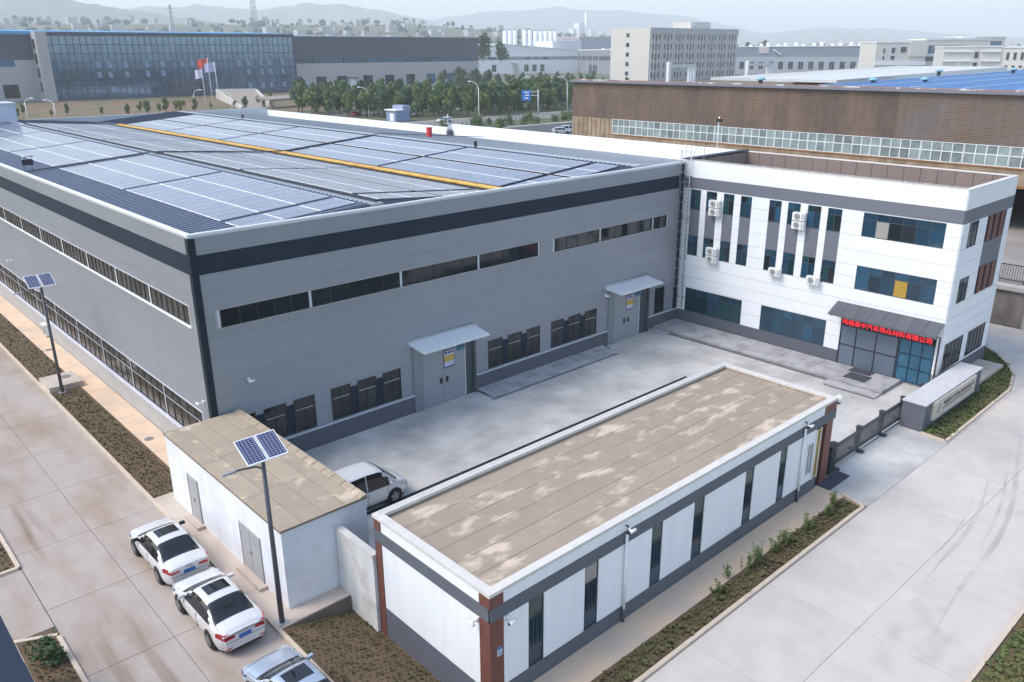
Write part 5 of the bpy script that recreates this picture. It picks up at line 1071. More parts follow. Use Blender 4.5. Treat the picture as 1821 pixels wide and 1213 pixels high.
w2 = MB(); w2.face([O+dU*Lw, O+dU*Lw+nB*90, O+dU*Lw+nB*90+Z3*20.6, O+dU*Lw+Z3*20.6]); w2.build('side_wall', fgrey, wf)
w3 = MB(); e = WF[2]*1.0
for (a, za, b_, zb_) in ((21, 26.5, Lw+1, 20.5), (21, 26.5, -30, 21)): w3.hexa([O+dU*a+e+Z3*za, O+dU*b_+e+Z3*zb_, O+dU*b_+nB*90+Z3*zb_, O+dU*a+nB*90+Z3*za] + [q+Z3*.5 for q in (O+dU*a+e+Z3*za, O+dU*b_+e+Z3*zb_, O+dU*b_+nB*90+Z3*zb_, O+dU*a+nB*90+Z3*za)])
w3.build('roof', fwhite, wf)
MB().ubox(WF, 0, Lw, 12.6, 15.4, .02, .2).build('grey_band', fgrey, wf)
for u, u2 in ((9, 17), (25, 29), (46, 51), (55, 59), (64, 69)): window(wf, WF, u, u2, 12.9, 15.1, 3, 1, frame_al, glass_dk, .12, .12, d0=.21, d1=.35)
for u in (13, 45, 53, 61): window(wf, WF, u, u+4.4, 2.0, 8.3, 2, 2, frame_al, glass_dk, .15, .15, d0=.05, d1=.25)
MB().ubox(WF, 34, 38, 0, 9.5, .05, 2.0).build('entrance_block', fpale, wf); MB().ubox(WF, 32, 34, 9.0, 10.0, .05, 3).build('entrance_canopy', fgrey, wf)
gw = thing('grey_far_hall', 'grey hall with pale roof between white factory and office block', 'hall', (590, 500, 0)); dU2 = V(563.5-594.6, 467-533.4, 0); L2 = dU2.length; dU2.normalize(); GW = (V(594.9, 533, 0), dU2, V(dU2.y, -dU2.x, 0))
MB().ubox(GW, 0, L2+30, 0, 20.5, -60, 0).build('wall', fgrey, gw); MB().ubox(GW, -.5, L2+30, 20.5, 21.3, -60, .5).build('roof', fwhite, gw); MB().ubox(GW, 2, L2+20, 12.2, 15.6, .02, .25).build('dark_band', fdark, gw); MB().ubox(GW, 28, 46, 0, 8, .02, .3).build('door', fdark, gw)
for k in range(4): MB().ubox(GW, 8+14*k, 9+14*k, 0, 20.4, .02, .4).build('pilaster', fpale, gw)
for k in range(6): MB().ubox(GW, 3+12*k, 5+12*k, 21.3, 22.6, -25-3*(k % 3), -23-3*(k % 3)).build('roof_vent', fwhite, gw)
# office block
ob_ = thing('office_block', 'tall beige office block with rows of slim windows', 'office block', (505, 335, 0)); OBF = (V(454.5, 335.5, 0), V(1, 0, 0), V(0, -1, 0)); OBS = (V(454.5, 335.5, 0), V(0, 1, 0), V(-1, 0, 0))
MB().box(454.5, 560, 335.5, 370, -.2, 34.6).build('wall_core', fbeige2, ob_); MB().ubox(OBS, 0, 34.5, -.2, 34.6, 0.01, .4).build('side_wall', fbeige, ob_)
for r in range(5): window(ob_, OBS, 17.6, 20.6, 28.6-6.3*r, 31.4-6.3*r, 1, 1, frame_al, glass_navy, .12, d0=.42, d1=.6)
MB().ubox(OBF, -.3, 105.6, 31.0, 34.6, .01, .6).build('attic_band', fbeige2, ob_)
win_b = mat('far_office_glass', (.045, .065, .085), .12, rnd=.4, var=.2, scale=.1)
for gI in range(8):
    u0 = 1.6 + 13.1*gI
    for k in range(3):
        for r in range(5):
            v1 = 30.6 - 6.2*r - (.0 if k != 1 else .0); h = 3.9 if k != 1 else 5.0
            window(ob_, OBF, u0+3.6*k, u0+3.6*k+2.5, v1-h, v1, 1, 1, fbeige, win_b, .14, d0=.02, d1=.22)
    for k in range(4): MB().ubox(OBF, u0-.9+3.6*k, u0-.3+3.6*k, 0, 31.0, .02, .7).build('mullion_fin', fbeige, ob_)
MB().box(506, 530, 340, 356, 34.6, 39.2).build('penthouse', fbeige, ob_); MB().box(507, 511, 339.6, 340, 36.5, 38).box(525, 529, 339.6, 340, 36.5, 38).build('penthouse_window', fwhite, ob_)
# gate frames on the road before the office block
for (x, y, w, lb_) in ((430, 300, 30, 'white portal frame before the office block, left'), (505, 290, 34, 'white portal frame before the office block, right')):
    t = thing('portal_frame', lb_, 'portal', (x, y, 0)); MB().box(x, x+2.2, y, y+2, 0, 13).build('post', fwhite, t); MB().box(x+2.2, x+w, y+.3, y+1.7, 9.4, 11.2).build('beam', fbeige, t)
    for k in range(3): MB().box(x+w-8+3*k, x+w-6.6+3*k, y, y+1.4, 0, 9.4).build('post', fwhite, t)
lg_ = thing('long_grey_factory', 'long low blue grey factory right of the office block', 'factory', (660, 335, 0)); dU = V(679-647.5, 280-390.2, 0); Ll = dU.length; dU.normalize(); LG = (V(647.5, 390.2, 0), dU, V(dU.y, -dU.x, 0))
MB().ubox(LG, -40, Ll+20, -.2, 22.4, -60, 0).build('wall', mat('far_slate', (.16, .20, .25), .7, var=.06, scale=.05), lg_); MB().ubox(LG, -40, Ll+20, -.2, 14.2, .02, .5).build('lower_wall', mat('far_bluegrey', (.30, .33, .38), .7, var=.05, scale=.1), lg_); MB().ubox(LG, -40.5, Ll+20, 22.4, 23.0, -60, .6).build('roof', fwhite, lg_)
for k in range(13): window(lg_, LG, 2+8.4*k, 6.2+8.4*k, 4.2, 10.5, 2, 1, frame_al, glass_dk, .14, .14, d0=.52, d1=.7)
for k in range(15): MB().ubox(LG, 4+7.6*k, 6.5+7.6*k, 23.0, 24.6+(k % 3)*.7, -20-6*(k % 2), -17-6*(k % 2)).build('roof_unit', fwhite, lg_)
MB().ubox(LG, 60, 112, 24.6, 27.0, -40, -36).build('roof_duct', fpale, lg_); MB().ubox(LG, 18, 27, 17, 22.3, .02, .6).build('pale_panel', fpale, lg_)
MB().hexa([LG[0]+LG[1]*u+LG[2]*d+Z3*z for (u, d, z) in ((30, 1, 20.5), (31, 1, 20.5), (38, 1, 16), (37, 1, 16), (30, 2, 20.5), (31, 2, 20.5), (38, 2, 16), (37, 2, 16))]).build('fire_stair', fwhite, lg_)
# beige civic buildings
def civic(name, label, pA, pB, z1, depth, wins, extra=()):
    t = thing(name, label, 'building', (pA[0], pA[1], 0)); U = V(pB[0]-pA[0], pB[1]-pA[1], 0); L = U.length; U.normalize(); F = (V(pA[0], pA[1], 0), U, V(U.y, -U.x, 0))
    MB().ubox(F, 0, L, -.2, z1, -depth, 0).build('wall', fbeige, t); MB().ubox(F, -.4, L+.4, z1, z1+.8, -depth, .5).build('cornice', fwhite, t)
    for (a, b, c, d, g) in wins: window(t, F, a*L, b*L, c, d, max(1, int((b-a)*L/3)), 1, frame_al, g, .15, .15, d0=.02, d1=.3)
    for (a, b, c, d, m_) in extra: MB().ubox(F, a*L, b*L, c, d, .02, 1.2).build('projecting_bay', m_, t)
    return t
civic('civic_building', 'beige far building with a dark green window, left of the civic group', (618.4, 254.3), (646, 229), 24.4, 30, [(.14, .18, 17, 20.5, glass_dk), (.14, .18, 12.5, 15.2, glass_dk), (.30, .38, 17, 21, glass_navy), (.30, .38, 12.5, 15.2, glass_dk), (.48, .60, 17.5, 21.5, glass_grn)], [(.66, 1.0, 14.6, 25.6, fbeige), (0, 1, 8.5, 10.8, fwhite)])
civic('civic_building', 'stepped beige far building with a wide grey glass front', (650, 232), (685, 199.5), 26.2, 30, [(.05, .62, 16.5, 22.5, gl2), (.0, .62, 11.2, 14.5, glass_dk)], [(.0, .66, 15.0, 16.0, fwhite)])
civic('civic_building', 'upper beige far block with long dark window under its roof', (692, 222), (716, 199.5), 28.0, 30, [(.08, .92, 20.8, 25.5, gl2)])
civic('civic_building', 'nearest beige civic block with banded stone walls', (571, 188), (588.6, 159.6), 20.8, 30, [(.54, .62, 14.0, 18.0, glass_dk), (.54, .62, 8.6, 11.6, glass_dk)], [(.0, .5, 12.0, 12.7, fwhite), (.66, 1, 12.0, 12.7, fwhite), (0, .5, 17.8, 18.5, fwhite), (.66, 1, 17.8, 18.5, fwhite)])
civic('civic_building', 'grey beige far block with upright window slots at the right edge', (589.4, 158.6), (593.8, 128), 20.2, 30, [(.06+.13*k, .12+.13*k, 13.0, 17.6, glass_dk) for k in range(7)] + [(.06+.13*k, .12+.13*k, 8.2, 9.8, glass_dk) for k in range(7)])
# silos
for i, (x, y, z) in enumerate(((590.1, 632.4, 40.6), (593.9, 628.9, 40.4), (597.6, 625.7, 40.6), (605.1, 618.7, 41.1), (609.2, 615.2, 41.0), (613.4, 611.3, 39.9), (617.4, 607.7, 39.9), (621.2, 604.4, 39.9), (625.0, 601.1, 39.8), (628.7, 597.9, 39.8))):
    nm = ['first', 'second', 'third', 'fourth', 'fifth', 'sixth', 'seventh', 'eighth', 'ninth', 'tenth'][i]
    t = thing('silo', 'white storage silo, %s from the left in the distant row' % nm, 'silo', (x, y, 0), 'white silos in the distance'); MB().lathe((x, y, 0), (0, 0, 1), [(0, 2.5), (z-1.6, 2.5), (z-.3, 1.2), (z, .5)], 14).build('tank', fwhite, t); MB().box(x-.6, x+.6, y-.6, y+.6, z, z+1.4).build('filter_box', fgrey, t)
far_box('distant_warehouse', 'pale distant warehouse with pinkish roof behind the white factory', 'warehouse', 668, 735, 600, 640, 33.0, mat('far_lilac', (.38, .41, .46), .7), mat('far_pink_roof', (.55, .45, .43), .7), 1.6)
far_box('distant_warehouse', 'grey blue distant warehouse left of the silos', 'warehouse', 560, 600, 690, 760, 33.5, mat('far_lilac2', (.42, .46, .52), .7))
far_box('distant_warehouse', 'white double vaulted distant warehouse below the silos', 'warehouse', 612, 655, 585, 610, 29.5, fwhite)
# cement works, pylons
cw_ = thing('cement_works', 'faint distant cement works with a tall thin chimney', 'plant', (1910, 1730, 0)); MB().lathe((1908, 1731, 0), (0, 0, 1), [(0, 7), (129, 4.5)], 12).build('chimney', fwhite, cw_)
for (x, y, w, z) in ((1893, 1745, 22, 100), (1920, 1722, 26, 80), (1880, 1757, 18, 84), (1940, 1700, 20, 72), (1850, 1785, 24, 66)): MB().box(x-w/2, x+w/2, y-w/2, y+w/2, 0, z).build('block', fwhite, cw_)
def pylon(x, y, z, w, label, arms):
    t = thing('lattice_mast', label, 'mast', (x, y, 0)); 
    for (sx, sy) in ((-1, -1), (1, -1), (1, 1), (-1, 1)): MB().tube([(x+sx*w, y+sy*w, 0), (x+sx*w*.55, y+sy*w*.55, z*.5), (x+sx*w*.3, y+sy*w*.3, z)], .35, 4).build('leg', fgrey, t)
    n_ = 14
    for k in range(n_):
        z0_, z1_ = z*k/n_, z*(k+1)/n_; f = lambda zz: w*(1-.7*zz/z)
        for (sx, sy, ex, ey) in ((-1, -1, 1, -1), (1, -1, 1, 1), (1, 1, -1, 1), (-1, 1, -1, -1)):
            a = (x+sx*f(z0_), y+sy*f(z0_), z0_); b = (x+ex*f(z1_), y+ey*f(z1_), z1_); MB().tube([a, b], .2, 3).build('brace', fgrey, t)
    for zz, l in arms: MB().tube([(x-l*.7, y+l*.7, zz), (x+l*.7, y-l*.7, zz)], .4, 4).build('cross_arm', fgrey, t)
pylon(584, 1180, 112, 6, 'tall lattice mast rising out of the picture before the hills', [(60, 5), (84, 5)]); pylon(571, 1462, 99, 3.5, 'small lattice mast on the left hillside', [(93, 8), (86, 6)])

# ---------------------------------------------------------------- rooftop bulkhead at the factory's far left corner
bh = thing('stair_bulkhead', 'pale blue grey block at the far left end of the factory roof', 'bulkhead', (5, 78, 11.5)); MB().box(0, 10.6, 75.5, 79.7, 11.4, 14.2).build('wall', mat('bulkhead_blue', (.50, .56, .66), .6), bh); MB().box(-.1, 10.7, 75.4, 79.8, 14.2, 14.32).build('roof', trim_pale, bh)

# ---------------------------------------------------------------- trees and shrubs
bark = mat('bark', (.10, .075, .055), .95)
def leafmat(nm, c, c2): return mat(nm, c, .75, c2=c2, mixscale=.8, var=.22, scale=1.7, rnd=.12, spec=.2)
LM = [leafmat('leaf_mid', (.11, .17, .065), (.155, .195, .075)), leafmat('leaf_yellow', (.18, .205, .065), (.13, .175, .055)), leafmat('leaf_dark', (.072, .122, .058), (.10, .148, .065))]
def tree_protos(name, H, rx, kind, seed, n=1500, leaf=.34, trunk=.22):
    rnd = random.Random(seed); hc = H*(1-trunk)/2; cz = H*trunk + hc; lobes = []
    for k in range(9):
        a = rnd.uniform(0, 6.28); r = rnd.uniform(.15, .62)*rx; z = cz + rnd.uniform(-.75, .75)*hc; q = 1 - .55*max(0, (z-cz)/hc); lobes.append((r*math.cos(a)*q, r*math.sin(a)*q, z, rnd.uniform(.34, .56)*rx*q))
    mb = MB()
    while len(mb.f) < n:
        l = rnd.choice(lobes); d = Vector((rnd.gauss(0, 1), rnd.gauss(0, 1), rnd.gauss(0, 1))).normalized()*l[3]*rnd.uniform(.55, 1.08); p = Vector(l[:3]) + d; p.z = l[2] + d.z*1.25
        if p.z < H*trunk*.8: continue
        nn = (d.normalized()*.7 + Vector((rnd.uniform(-1, 1), rnd.uniform(-1, 1), rnd.uniform(-.3, 1)))).normalized(); a = nn.orthogonal().normalized()*leaf*rnd.uniform(.5, 1.1); b = nn.cross(a).normalized()*leaf*rnd.uniform(.35, .8)
        mb.face([p-a-b*.4, p+a*.1-b, p+a+b*.3, p-a*.2+b])
    cr = mb.mesh('crown', LM[kind]); tr = MB(); tr.tube([(0, 0, 0), (.05, .03, H*.25), (-.04, .05, H*.55), (0, 0, H*.8)], .13*H/7, 7, r1=.03)
    for k in range(5):
        a = rnd.uniform(0, 6.28); z = H*rnd.uniform(.28, .55); e = (math.cos(a)*rx*.6, math.sin(a)*rx*.6, z+H*.2); tr.tube([(0, 0, z), e], .05*H/7, 5, r1=.015)
    return cr, tr.mesh('trunk', bark)
PR = [tree_protos('t', 7.5, 2.3, 0, 1), tree_protos('t', 7.0, 2.2, 1, 2), tree_protos('t', 8.0, 2.5, 2, 3), tree_protos('t', 6.5, 2.0, 1, 4), tree_protos('t', 8.2, 2.1, 0, 5)]
BIGT = tree_protos('t', 16, 6.5, 2, 9, 900, .9, .15); BUSH = tree_protos('t', 1.6, 1.1, 2, 12, 420, .16, .05); BUSHM = tree_protos('t', 1.9, 1.7, 0, 13, 420, .22, .05)
def tree(name, P, x, y, s, label, group, cat='tree', z=0):
    t = thing(name, label, cat, (x, y, z), group); sx = s*random.uniform(.9, 1.1)
    for o, nm in ((P[0], 'crown'), (P[1], 'trunk')):
        c = link(nm, o, t, (x, y, z)); c.scale = (sx, sx, s); c.rotation_euler = (0, 0, random.uniform(0, 6.28))
ORD = 'first second third fourth fifth sixth seventh eighth ninth tenth eleventh twelfth thirteenth fourteenth fifteenth sixteenth seventeenth'.split()
T1 = [(126.7, 215.0), (129.9, 207.9), (133.9, 203.5), (136.4, 197.2), (138.9, 191.0), (142.5, 187.2), (146.4, 183.0), (151.4, 181.1), (153.4, 175.5), (158.8, 173.1), (164.1, 171.0), (170.5, 171.3), (176.5, 172.4), (186.2, 173.7), (193.4, 174.1), (198.1, 173.3), (205.4, 174.0)]
T2 = [(146.0, 253.4), (151.7, 245.0), (153.8, 237.0), (159.9, 233.0), (162.7, 226.2), (167.4, 221.0), (173.6, 219.9), (175.9, 215.6), (181.8, 203.9), (185.7, 199.5), (192.1, 197.4), (198.6, 195.1), (208.2, 194.6), (218.3, 194.1), (224.5, 192.5), (212, 186), (216, 178), (148, 222), (157, 210), (164, 201), (172, 192), (181, 188), (190, 184), (200, 186), (141, 226), (150, 232), (158, 219), (169, 208), (176, 199), (186, 193), (196, 190), (206, 180), (211, 173), (135, 236), (129, 225), (205, 200), (215, 205), (226, 204), (234, 200), (187, 214), (197, 212), (178, 226), (168, 235)]
for k in range(17*5):
    bx_, by_ = T1[k % 17]; d_ = (4, 9, 15, 22, 30)[k//17]; T2.append((bx_ + .62*d_ + random.uniform(-2.5, 2.5), by_ + .78*d_ + random.uniform(-2.5, 2.5)))
for i, (x, y) in enumerate(T1): tree('street_tree', PR[(1, 0, 3, 1, 2, 1, 4)[i % 7]], x, y, random.uniform(1.05, 1.35), 'small street tree, %s from the left in the far road front row' % ORD[i], 'street trees along the far road')
for i, (x, y) in enumerate(T2): tree('verge_tree', PR[(2, 0, 4, 2, 0)[i % 5]], x+random.uniform(-1.5, 1.5), y+random.uniform(-1.5, 1.5), random.uniform(1.0, 1.4), 'darker green tree in the belt behind the street trees', 'trees in the belt behind the street')
for i, (x, y, s) in enumerate(((88.6, 258, .7), (100.5, 260, .75), (126, 262, .6), (95, 264, .55), (107, 262, .6), (52, 268, .6), (46, 262, .7), (84, 262, .5), (112, 285, .5), (150, 290, .6), (172, 300, .55), (47, 275, .5), (55, 283, .45), (63, 272, .4), (70, 280, .5), (78, 270, .4), (92, 275, .45), (104, 272, .5), (117, 272, .4), (98, 290, .4), (60, 295, .5), (130, 280, .4), (142, 285, .45), (92, 266, .7), (99, 268, .65))): tree('field_bush_tree', PR[i % 5], x, y, s, 'scrubby young tree at the edge of the dirt field', 'scrub trees by the dirt field')
for (x, y, s) in ((283, 329, .8), (288, 323, .75), (276, 336, .7), (296, 322, .7)): tree('dark_tree', BIGT, x, y, s, 'large dark tree before the right end of the glass factory', 'dark trees before the glass factory')
for i, (x, y) in enumerate(((347.8, 379.7), (368, 385.9), (361.4, 362.5), (382, 368), (389, 359), (379, 340), (396, 345), (355, 340), (340, 352), (330, 330), (320, 340), (312, 318), (345, 325), (360, 318), (335, 305), (372, 312), (310, 300), (300, 285), (325, 285), (286, 276), (293, 267), (350, 296), (300, 250), (270, 262), (258, 248), (244, 236), (280, 246), (262, 228), (246, 216), (300, 300), (318, 270), (335, 255), (290, 232))): tree('park_tree', PR[(2, 0, 2, 4)[i % 4]], x, y, random.uniform(.75, 1.1), 'dark tree in the park belt before the white factory', 'trees before the white factory')
for (x, y, z, s, lb_) in ((403.7, 450.5, 13, 1.3, 'largest rounded tree on the skyline above the glass factory'), (393, 459, 14, 1.05, 'rounded skyline tree left of the largest one'), (414, 443, 12, 1.0, 'lower skyline tree right of the largest one'), (690, 405.6, 4, 1.5, 'left tree behind the long grey factory'), (698, 398, 4, 1.6, 'right tree behind the long grey factory')): tree('skyline_tree', BIGT, x, y, s, lb_, None, z=z)
for (x, y) in ((143.8, 145.5), (134, 140), (151, 138.5), (155.1, 137.9), (165.2, 140.2), (147.7, 141.4), (170.3, 141), (140, 146), (128, 146), (160, 146), (176, 144), (136, 132)): tree('shrub', BUSHM, x, y, random.uniform(.9, 1.6), 'leafy shrub in the verge beside the parking lot', 'shrubs beside the parking lot', 'shrub')
tree('round_shrub', BUSH, -9.72, -8.1, .60, 'round dark green shrub in the bottom left bed', None, 'shrub', .02)
# tall weeds along the gatehouse bed
def weed(x, y, h, n, label):
    t = thing('tall_weed', label, 'weed', (x, y, .05), 'tall weeds in the gatehouse bed'); st = MB(); lf = MB()
    for k in range(n):
        a = random.uniform(0, 6.28); r = random.uniform(0, .28); b0 = V(x+r*math.cos(a), y+r*math.sin(a)*.6, .04); tip = b0 + V(random.uniform(-.12, .12), random.uniform(-.12, .12), h*random.uniform(.5, 1.05)); st.tube([b0, tip], .008, 3, cap=False)
        for q in range(13):
            p = b0 + (tip-b0)*random.uniform(.15, 1.0); aa = random.uniform(0, 6.28); d = V(math.cos(aa), math.sin(aa), random.uniform(.1, .7))*random.uniform(.06, .13); s = V(-d.y, d.x, 0)*.35; lf.face([p-s*.3, p+d*.5-s, p+d, p+d*.5+s])
    st.build('stems', LM[1], t); lf.build('leaves', mat('weed_leaf', (.12, .155, .045), .8, var=.2, scale=4), t)
for (x, y, h, n, lb_) in ((19.0, -21.5, .9, 14, 'tall weed clump nearest the gate mat'), (18.3, -21.6, .6, 10, 'low weed clump second from the gate mat'), (16.5, -21.6, .85, 14, 'weed clump third from the gate mat'), (14.8, -21.45, .8, 14, 'weed clump fourth from the gate mat'), (14.0, -21.5, .6, 10, 'low weed clump fifth from the gate mat'), (12.7, -21.5, .95, 14, 'weed clump beside the fourth window of the gatehouse'), (12.1, -21.4, .7, 8, 'thin weed beside the fourth gatehouse window'), (11.1, -21.2, .7, 6, 'thin single weed at the path edge'), (10.1, -21.4, .55, 8, 'short weed nearest the camera in the gatehouse bed')): weed(x, y, h, n, lb_)

# ---------------------------------------------------------------- far street furniture and vehicles
def far_lamp(x, y, h, ang, label):
    t = thing('street_lamp', label, 'street lamp', (x, y, 0), 'white street lamps along the far roads'); MB().tube([(x, y, 0), (x, y, h*.82)], .16, 6, r1=.11).build('pole', trim_white, t); a = V(math.cos(ang), math.sin(ang), 0)
    MB().tube([V(x, y, h*.80), V(x, y, h*.92)+a*.5, V(x, y, h*.985)+a*1.5, V(x, y, h)+a*2.4], .09, 5).build('arm', trim_white, t); MB().tube([V(x, y, h)+a*2.2, V(x, y, h)+a*3.3], .16, 6).build('lamp_head', trim_white, t)
LA, RA = math.pi*.75, -math.pi*.25
for (x, y, h, a, lb_) in ((158.2, 166.9, 11, LA, 'white street lamp left of the blue road sign'), (201.2, 169.9, 11.3, LA, 'white street lamp at the left edge of the rusty shed'), (200.5, 193.2, 10.9, RA, 'white street lamp standing behind the blue road sign'), (137, 196.6, 9.2, LA, 'white street lamp before the third window of the glass factory wing'), (178.9, 217.1, 9.4, RA, 'white street lamp before the last windows of the glass factory wing'), (150, 249, 8.1, RA, 'white street lamp right of the concrete shelter'), (54.1, 264.8, 6.7, RA, 'leftmost white street lamp behind the factory roof'), (61.9, 263.2, 5.9, LA, 'second white street lamp from the left behind the roof'), (108.8, 266.5, 7.4, RA, 'white street lamp just left of the flagpoles'), (118, 256.4, 6.8, LA, 'white street lamp just right of the flagpoles')): far_lamp(x, y, h, a, lb_)
for (x, y, h, lb_) in ((330, 130, 14, 'far lamp post above the rusty shed roof, first from left'), (352, 122, 13, 'far lamp post above the rusty shed roof, second from left'), (370, 105, 15, 'far lamp post above the rusty shed roof, third from left'), (400, 100, 13, 'far lamp post above the rusty shed roof, fourth from left'), (430, 95, 16, 'far lamp post above the rusty shed roof, fifth from left')): far_lamp(x, y, h, RA, lb_)
def flag(x, y, h, c, label, fl=1.0):
    t = thing('flagpole', label, 'flagpole', (x, y, 0), 'flagpoles before the glass factory'); MB().tube([(x, y, 0), (x, y, h)], .14, 6, r1=.08).build('pole', trim_white, t); mb = MB(); d = V(-.74, .67, 0); N = 8; L = 4.2*fl; Hh = 3.2
    P = lambda i, v: V(x, y, h-.2-Hh*v-.5*(i/N)) + d*(L*i/N) + V(.4, .4, 0)*math.sin(i*1.1)*.6
    for i in range(N): mb.face([P(i, 1), P(i+1, 1), P(i+1, 0), P(i, 0)], smooth=True)
    mb.build('flag', c, t)
flag(122.5, 289.4, 14.2, mat('flag_pale', (.6, .6, .72), .8), 'flagpole with a pale flag, leftmost of the three', .7); flag(122.9, 283.9, 18.1, mat('flag_red', (.55, .08, .05), .8), 'flagpole with a red flag, tallest in the middle'); flag(123.2, 278.6, 16.7, mat('flag_lilac', (.42, .42, .62), .8), 'flagpole with a lilac flag, rightmost of the three')
rs = thing('road_sign', 'blue overhead road sign on a white cantilever post', 'road sign', (179.3, 161.9, 0)); MB().tube([(179.3, 161.9, 0), (179.3, 161.9, 8.0)], .2, 8).build('post', trim_pale, rs)
sd = V(-.70, .715, 0); sn = V(-.715, -.70, 0); SF = (V(179.3, 161.9, 0), sd, sn)
for z in (7.3, 6.2): MB().tube([V(179.3, 161.9, z), V(179.3, 161.9, z)+sd*2.6], .11, 6).build('arm', trim_pale, rs)
MB().ubox(SF, 2.4, 5.4, 4.6, 7.9, .0, .12).build('sign_plate', mat('sign_blue', (.02, .16, .50), .5), rs)
for (u, v, w) in ((3.0, 7.0, 1.6), (3.0, 6.1, 1.2), (3.2, 5.2, 1.2)): MB().ubox(SF, u, u+w, v, v+.35, .12, .14).build('legend_bar', trim_white, rs)
kk = thing('kiosk', 'small blue and white roadside kiosk behind the white parapet', 'kiosk', (133, 175.5, 0)); MB().box(131, 136, 173, 178, 0, 3.2).build('wall', mat('kiosk_blue', (.20, .27, .42), .6, var=.1), kk); MB().box(130.6, 133.5, 172.6, 178.4, 3.2, 3.5).build('roof', trim_white, kk); MB().box(133.5, 136.2, 172.8, 178.2, 3.2, 4.6).build('upper_sign', mat('kiosk_sign', (.26, .30, .45), .6), kk); MB().box(130.9, 131.0, 174, 176, 0.2, 2.4).build('door', trim_white, kk)
place(make_car('distant_car', white_p, SUV), 138.4, 111.6, -.55, 'white estate car parked beside the rusty shed', 'car', 'cars in the far car park'); place(make_car('distant_car', white_p, SUV), 143.2, 113.8, -.55, 'second white car half hidden behind the rusty shed corner', 'car', 'cars in the far car park')
place(make_car('distant_car', white_p, SUV), 139.9, 161.1, 3.0, 'white car driving on the far road', 'car'); place(make_car('distant_car', red_p, S1), 136.3, 203.6, .6, 'red car on the far road just above the white parapet', 'car')
for (x, y, s) in ((146, 206, 0), (150, 190, 1), (166, 196, 2)): place(make_car('distant_car', white_p, S1), x, y, .8, ('white car partly hidden by street trees, leftmost', 'white car partly hidden by street trees, middle', 'white car partly hidden by street trees, rightmost')[s], 'car', 'cars among the street trees')
# navy building corner bottom left
nv = thing('navy_building', 'dark navy building corner at the bottom left edge', 'building', (-13, -15, 0)); MB().box(-18, -10.85, -30, -8.85, -.2, 2.95).build('wall', mat('navy_wall', (.020, .026, .055), .5, var=.04), nv); MB().box(-18.05, -10.82, -30, -8.82, 2.95, 3.05).build('coping', clad_dark, nv)
MB().ubox((V(-10.85, -8.85, 0), V(0, -1, 0), V(1, 0, 0)), 3, 6, 1, 3, 0, .05).build('window', frame_dk, nv)

# ---------------------------------------------------------------- distant town (reads as one mass), foothills and hills
def foot(x, y):
    dx, dy = x + 13, y + 35; D = math.hypot(dx, dy); an = math.degrees(math.atan2(dy, dx)) - 47.57; k = .068 if an > 6 else (.018 if an < -14 else .018 + .05*(an+14)/20); D = min(D, 2250)
    return max(-.5, (D-850)*k)
fm_ = MB(); AN = [-42 + 2.5*i for i in range(35)]; DS = [850, 1000, 1250, 1600, 2000, 2500, 3100, 3800, 4600]
for a0, a1 in zip(AN, AN[1:]):
    for d0, d1 in zip(DS, DS[1:]):
        q = []
        for (aa, dd) in ((a0, d0), (a0, d1), (a1, d1), (a1, d0)):
            t = R(47.57+aa); x, y = -13 + dd*math.cos(t), -35 + dd*math.sin(t); q.append((x, y, foot(x, y)-.3))
        fm_.face(q[::-1], smooth=True)
struct('foothills', fm_, mat('foothill_land', (.14, .135, .08), .95, c2=(.075, .10, .05), mixscale=.01, thr=(.42, .58), var=.15, scale=.015))
tw = [MB(), MB()]; rnd = random.Random(3)
for k in range(950):
    D = rnd.uniform(1100, 2250); a = R(47.57) + R(rnd.uniform(-36, 38)); x, y = -13 + D*math.cos(a), -35 + D*math.sin(a); w = rnd.uniform(5, 20); h = rnd.uniform(4, 12); z = foot(x, y)
    if rnd.random() < .35: tw[0].box(x-w/2, x+w/2, y-w*.4, y+w*.4, z-3, z+h, 0)
    else:
        r = w*.5; tw[1].lathe((x, y, z-2), (0, 0, 1), [(0, r*.6), (h*.5, r), (h*.9, r*.7), (h*1.1, r*.2)], 6)
tag(tw[0].build('distant_town', mat('town_wall', (.42, .42, .42), .8, var=.35, scale=.02)), kind='stuff'); tag(tw[1].build('distant_trees', mat('town_tree', (.055, .08, .05), .9, var=.2, scale=.05)), kind='stuff')
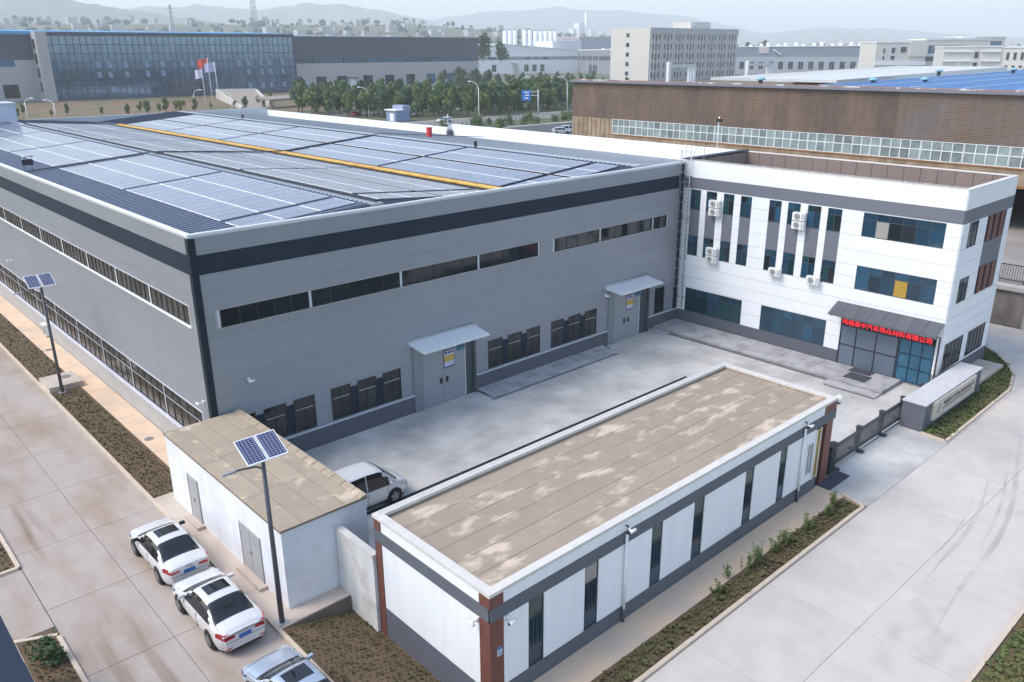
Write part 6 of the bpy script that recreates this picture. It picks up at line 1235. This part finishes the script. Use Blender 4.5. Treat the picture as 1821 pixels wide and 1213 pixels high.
HILLS = [(2600, [(393, 3116, 193), (635, 2894, 185), (762, 2778, 178), (839, 2708, 159), (899, 2653, 146), (995, 2565, 128), (1116, 2455, 107), (1176, 2400, 88), (1236, 2345, 66), (1309, 2278, 35), (1380, 2210, 5)]),
 (4200, [(1100, 4640, 120), (1317, 4439, 190), (1460, 4308, 224), (1659, 4127, 227), (1778, 4018, 231), (1895, 3910, 216), (2014, 3801, 217), (2095, 3728, 234), (2194, 3637, 236), (2292, 3548, 225), (2410, 3440, 199), (2528, 3332, 163), (2646, 3224, 117), (2726, 3151, 73), (2820, 3060, 10)]),
 (5600, [(2900, 4890, 90), (3053, 4749, 136), (3214, 4601, 175), (3375, 4454, 211), (3667, 4187, 259), (3958, 3921, 280), (4223, 3679, 261), (4489, 3436, 236), (4703, 3240, 184), (4894, 3066, 122), (5031, 2940, 70), (5150, 2830, 10)]),
 (5000, [(4000, 3070, 20), (4156, 2928, 67), (4321, 2776, 93), (4463, 2647, 116), (4652, 2475, 139), (4866, 2278, 131), (5107, 2058, 105), (5301, 1881, 86), (5544, 1659, 72), (5974, 1266, 62), (6300, 960, 30)])]
hill_m = mat('hill_land', (.13, .125, .075), .95, c2=(.07, .09, .045), mixscale=.008, thr=(.40, .60), var=.15, scale=.012)
hd = V(math.cos(R(47.57)), math.sin(R(47.57)), 0)
CX = Vector((-13.27, -35.44, 19.5)); HS = 1.65
for hi, (D, cr) in enumerate(HILLS):
    D *= HS; cr = [CX + (Vector(c)-CX)*HS for c in cr]
    fine = []
    for (a, b) in zip(cr, cr[1:]):
        for k in range(6): t = k/6; fine.append(Vector(a).lerp(Vector(b), t*t*(3-2*t)*.4+t*.6))
    fine.append(Vector(cr[-1])); mb = MB(); M = 12; G = []; rnd = random.Random(20+hi)
    for i, c in enumerate(fine):
        rowp = []; j0 = rnd.uniform(-1, 1)
        for j in range(M+1):
            t = j/M                                     # 0 = front foot .. 0.7 crest .. 1 back
            f = math.sin(min(1, t/.7)*math.pi/2)**1.4 if t <= .7 else 1 - (t-.7)/.3*.6
            z = -2 + (c.z+2)*f + (rnd.uniform(-.02, .02) + .04*math.sin(i*.9+j*1.7)*(f < .98))*c.z*(1 if j not in (0,) else 0)
            p = c + hd*((t-.7)*D*.42); p.z = z; rowp.append(p)
        G.append(rowp)
    for i in range(len(G)-1):
        for j in range(M): mb.face([G[i][j], G[i+1][j], G[i+1][j+1], G[i][j+1]], smooth=True)
    struct('hills', mb, hill_m)

# ---------------------------------------------------------------- haze
hz = MB().box(-400, 13500, -500, 12500, -6, 520); hm = bpy.data.materials.new('haze_air'); hm.use_nodes = True; n = hm.node_tree; n.nodes.clear()
pv_ = n.nodes.new('ShaderNodeVolumePrincipled'); pv_.inputs['Color'].default_value = (.93, .96, 1.0, 1); pv_.inputs['Density'].default_value = .00023; pv_.inputs['Anisotropy'].default_value = .0
ou = n.nodes.new('ShaderNodeOutputMaterial'); n.links.new(pv_.outputs[0], ou.inputs['Volume'])
hz_o = hz.build('haze', hm); tag(hz_o, kind='stuff')
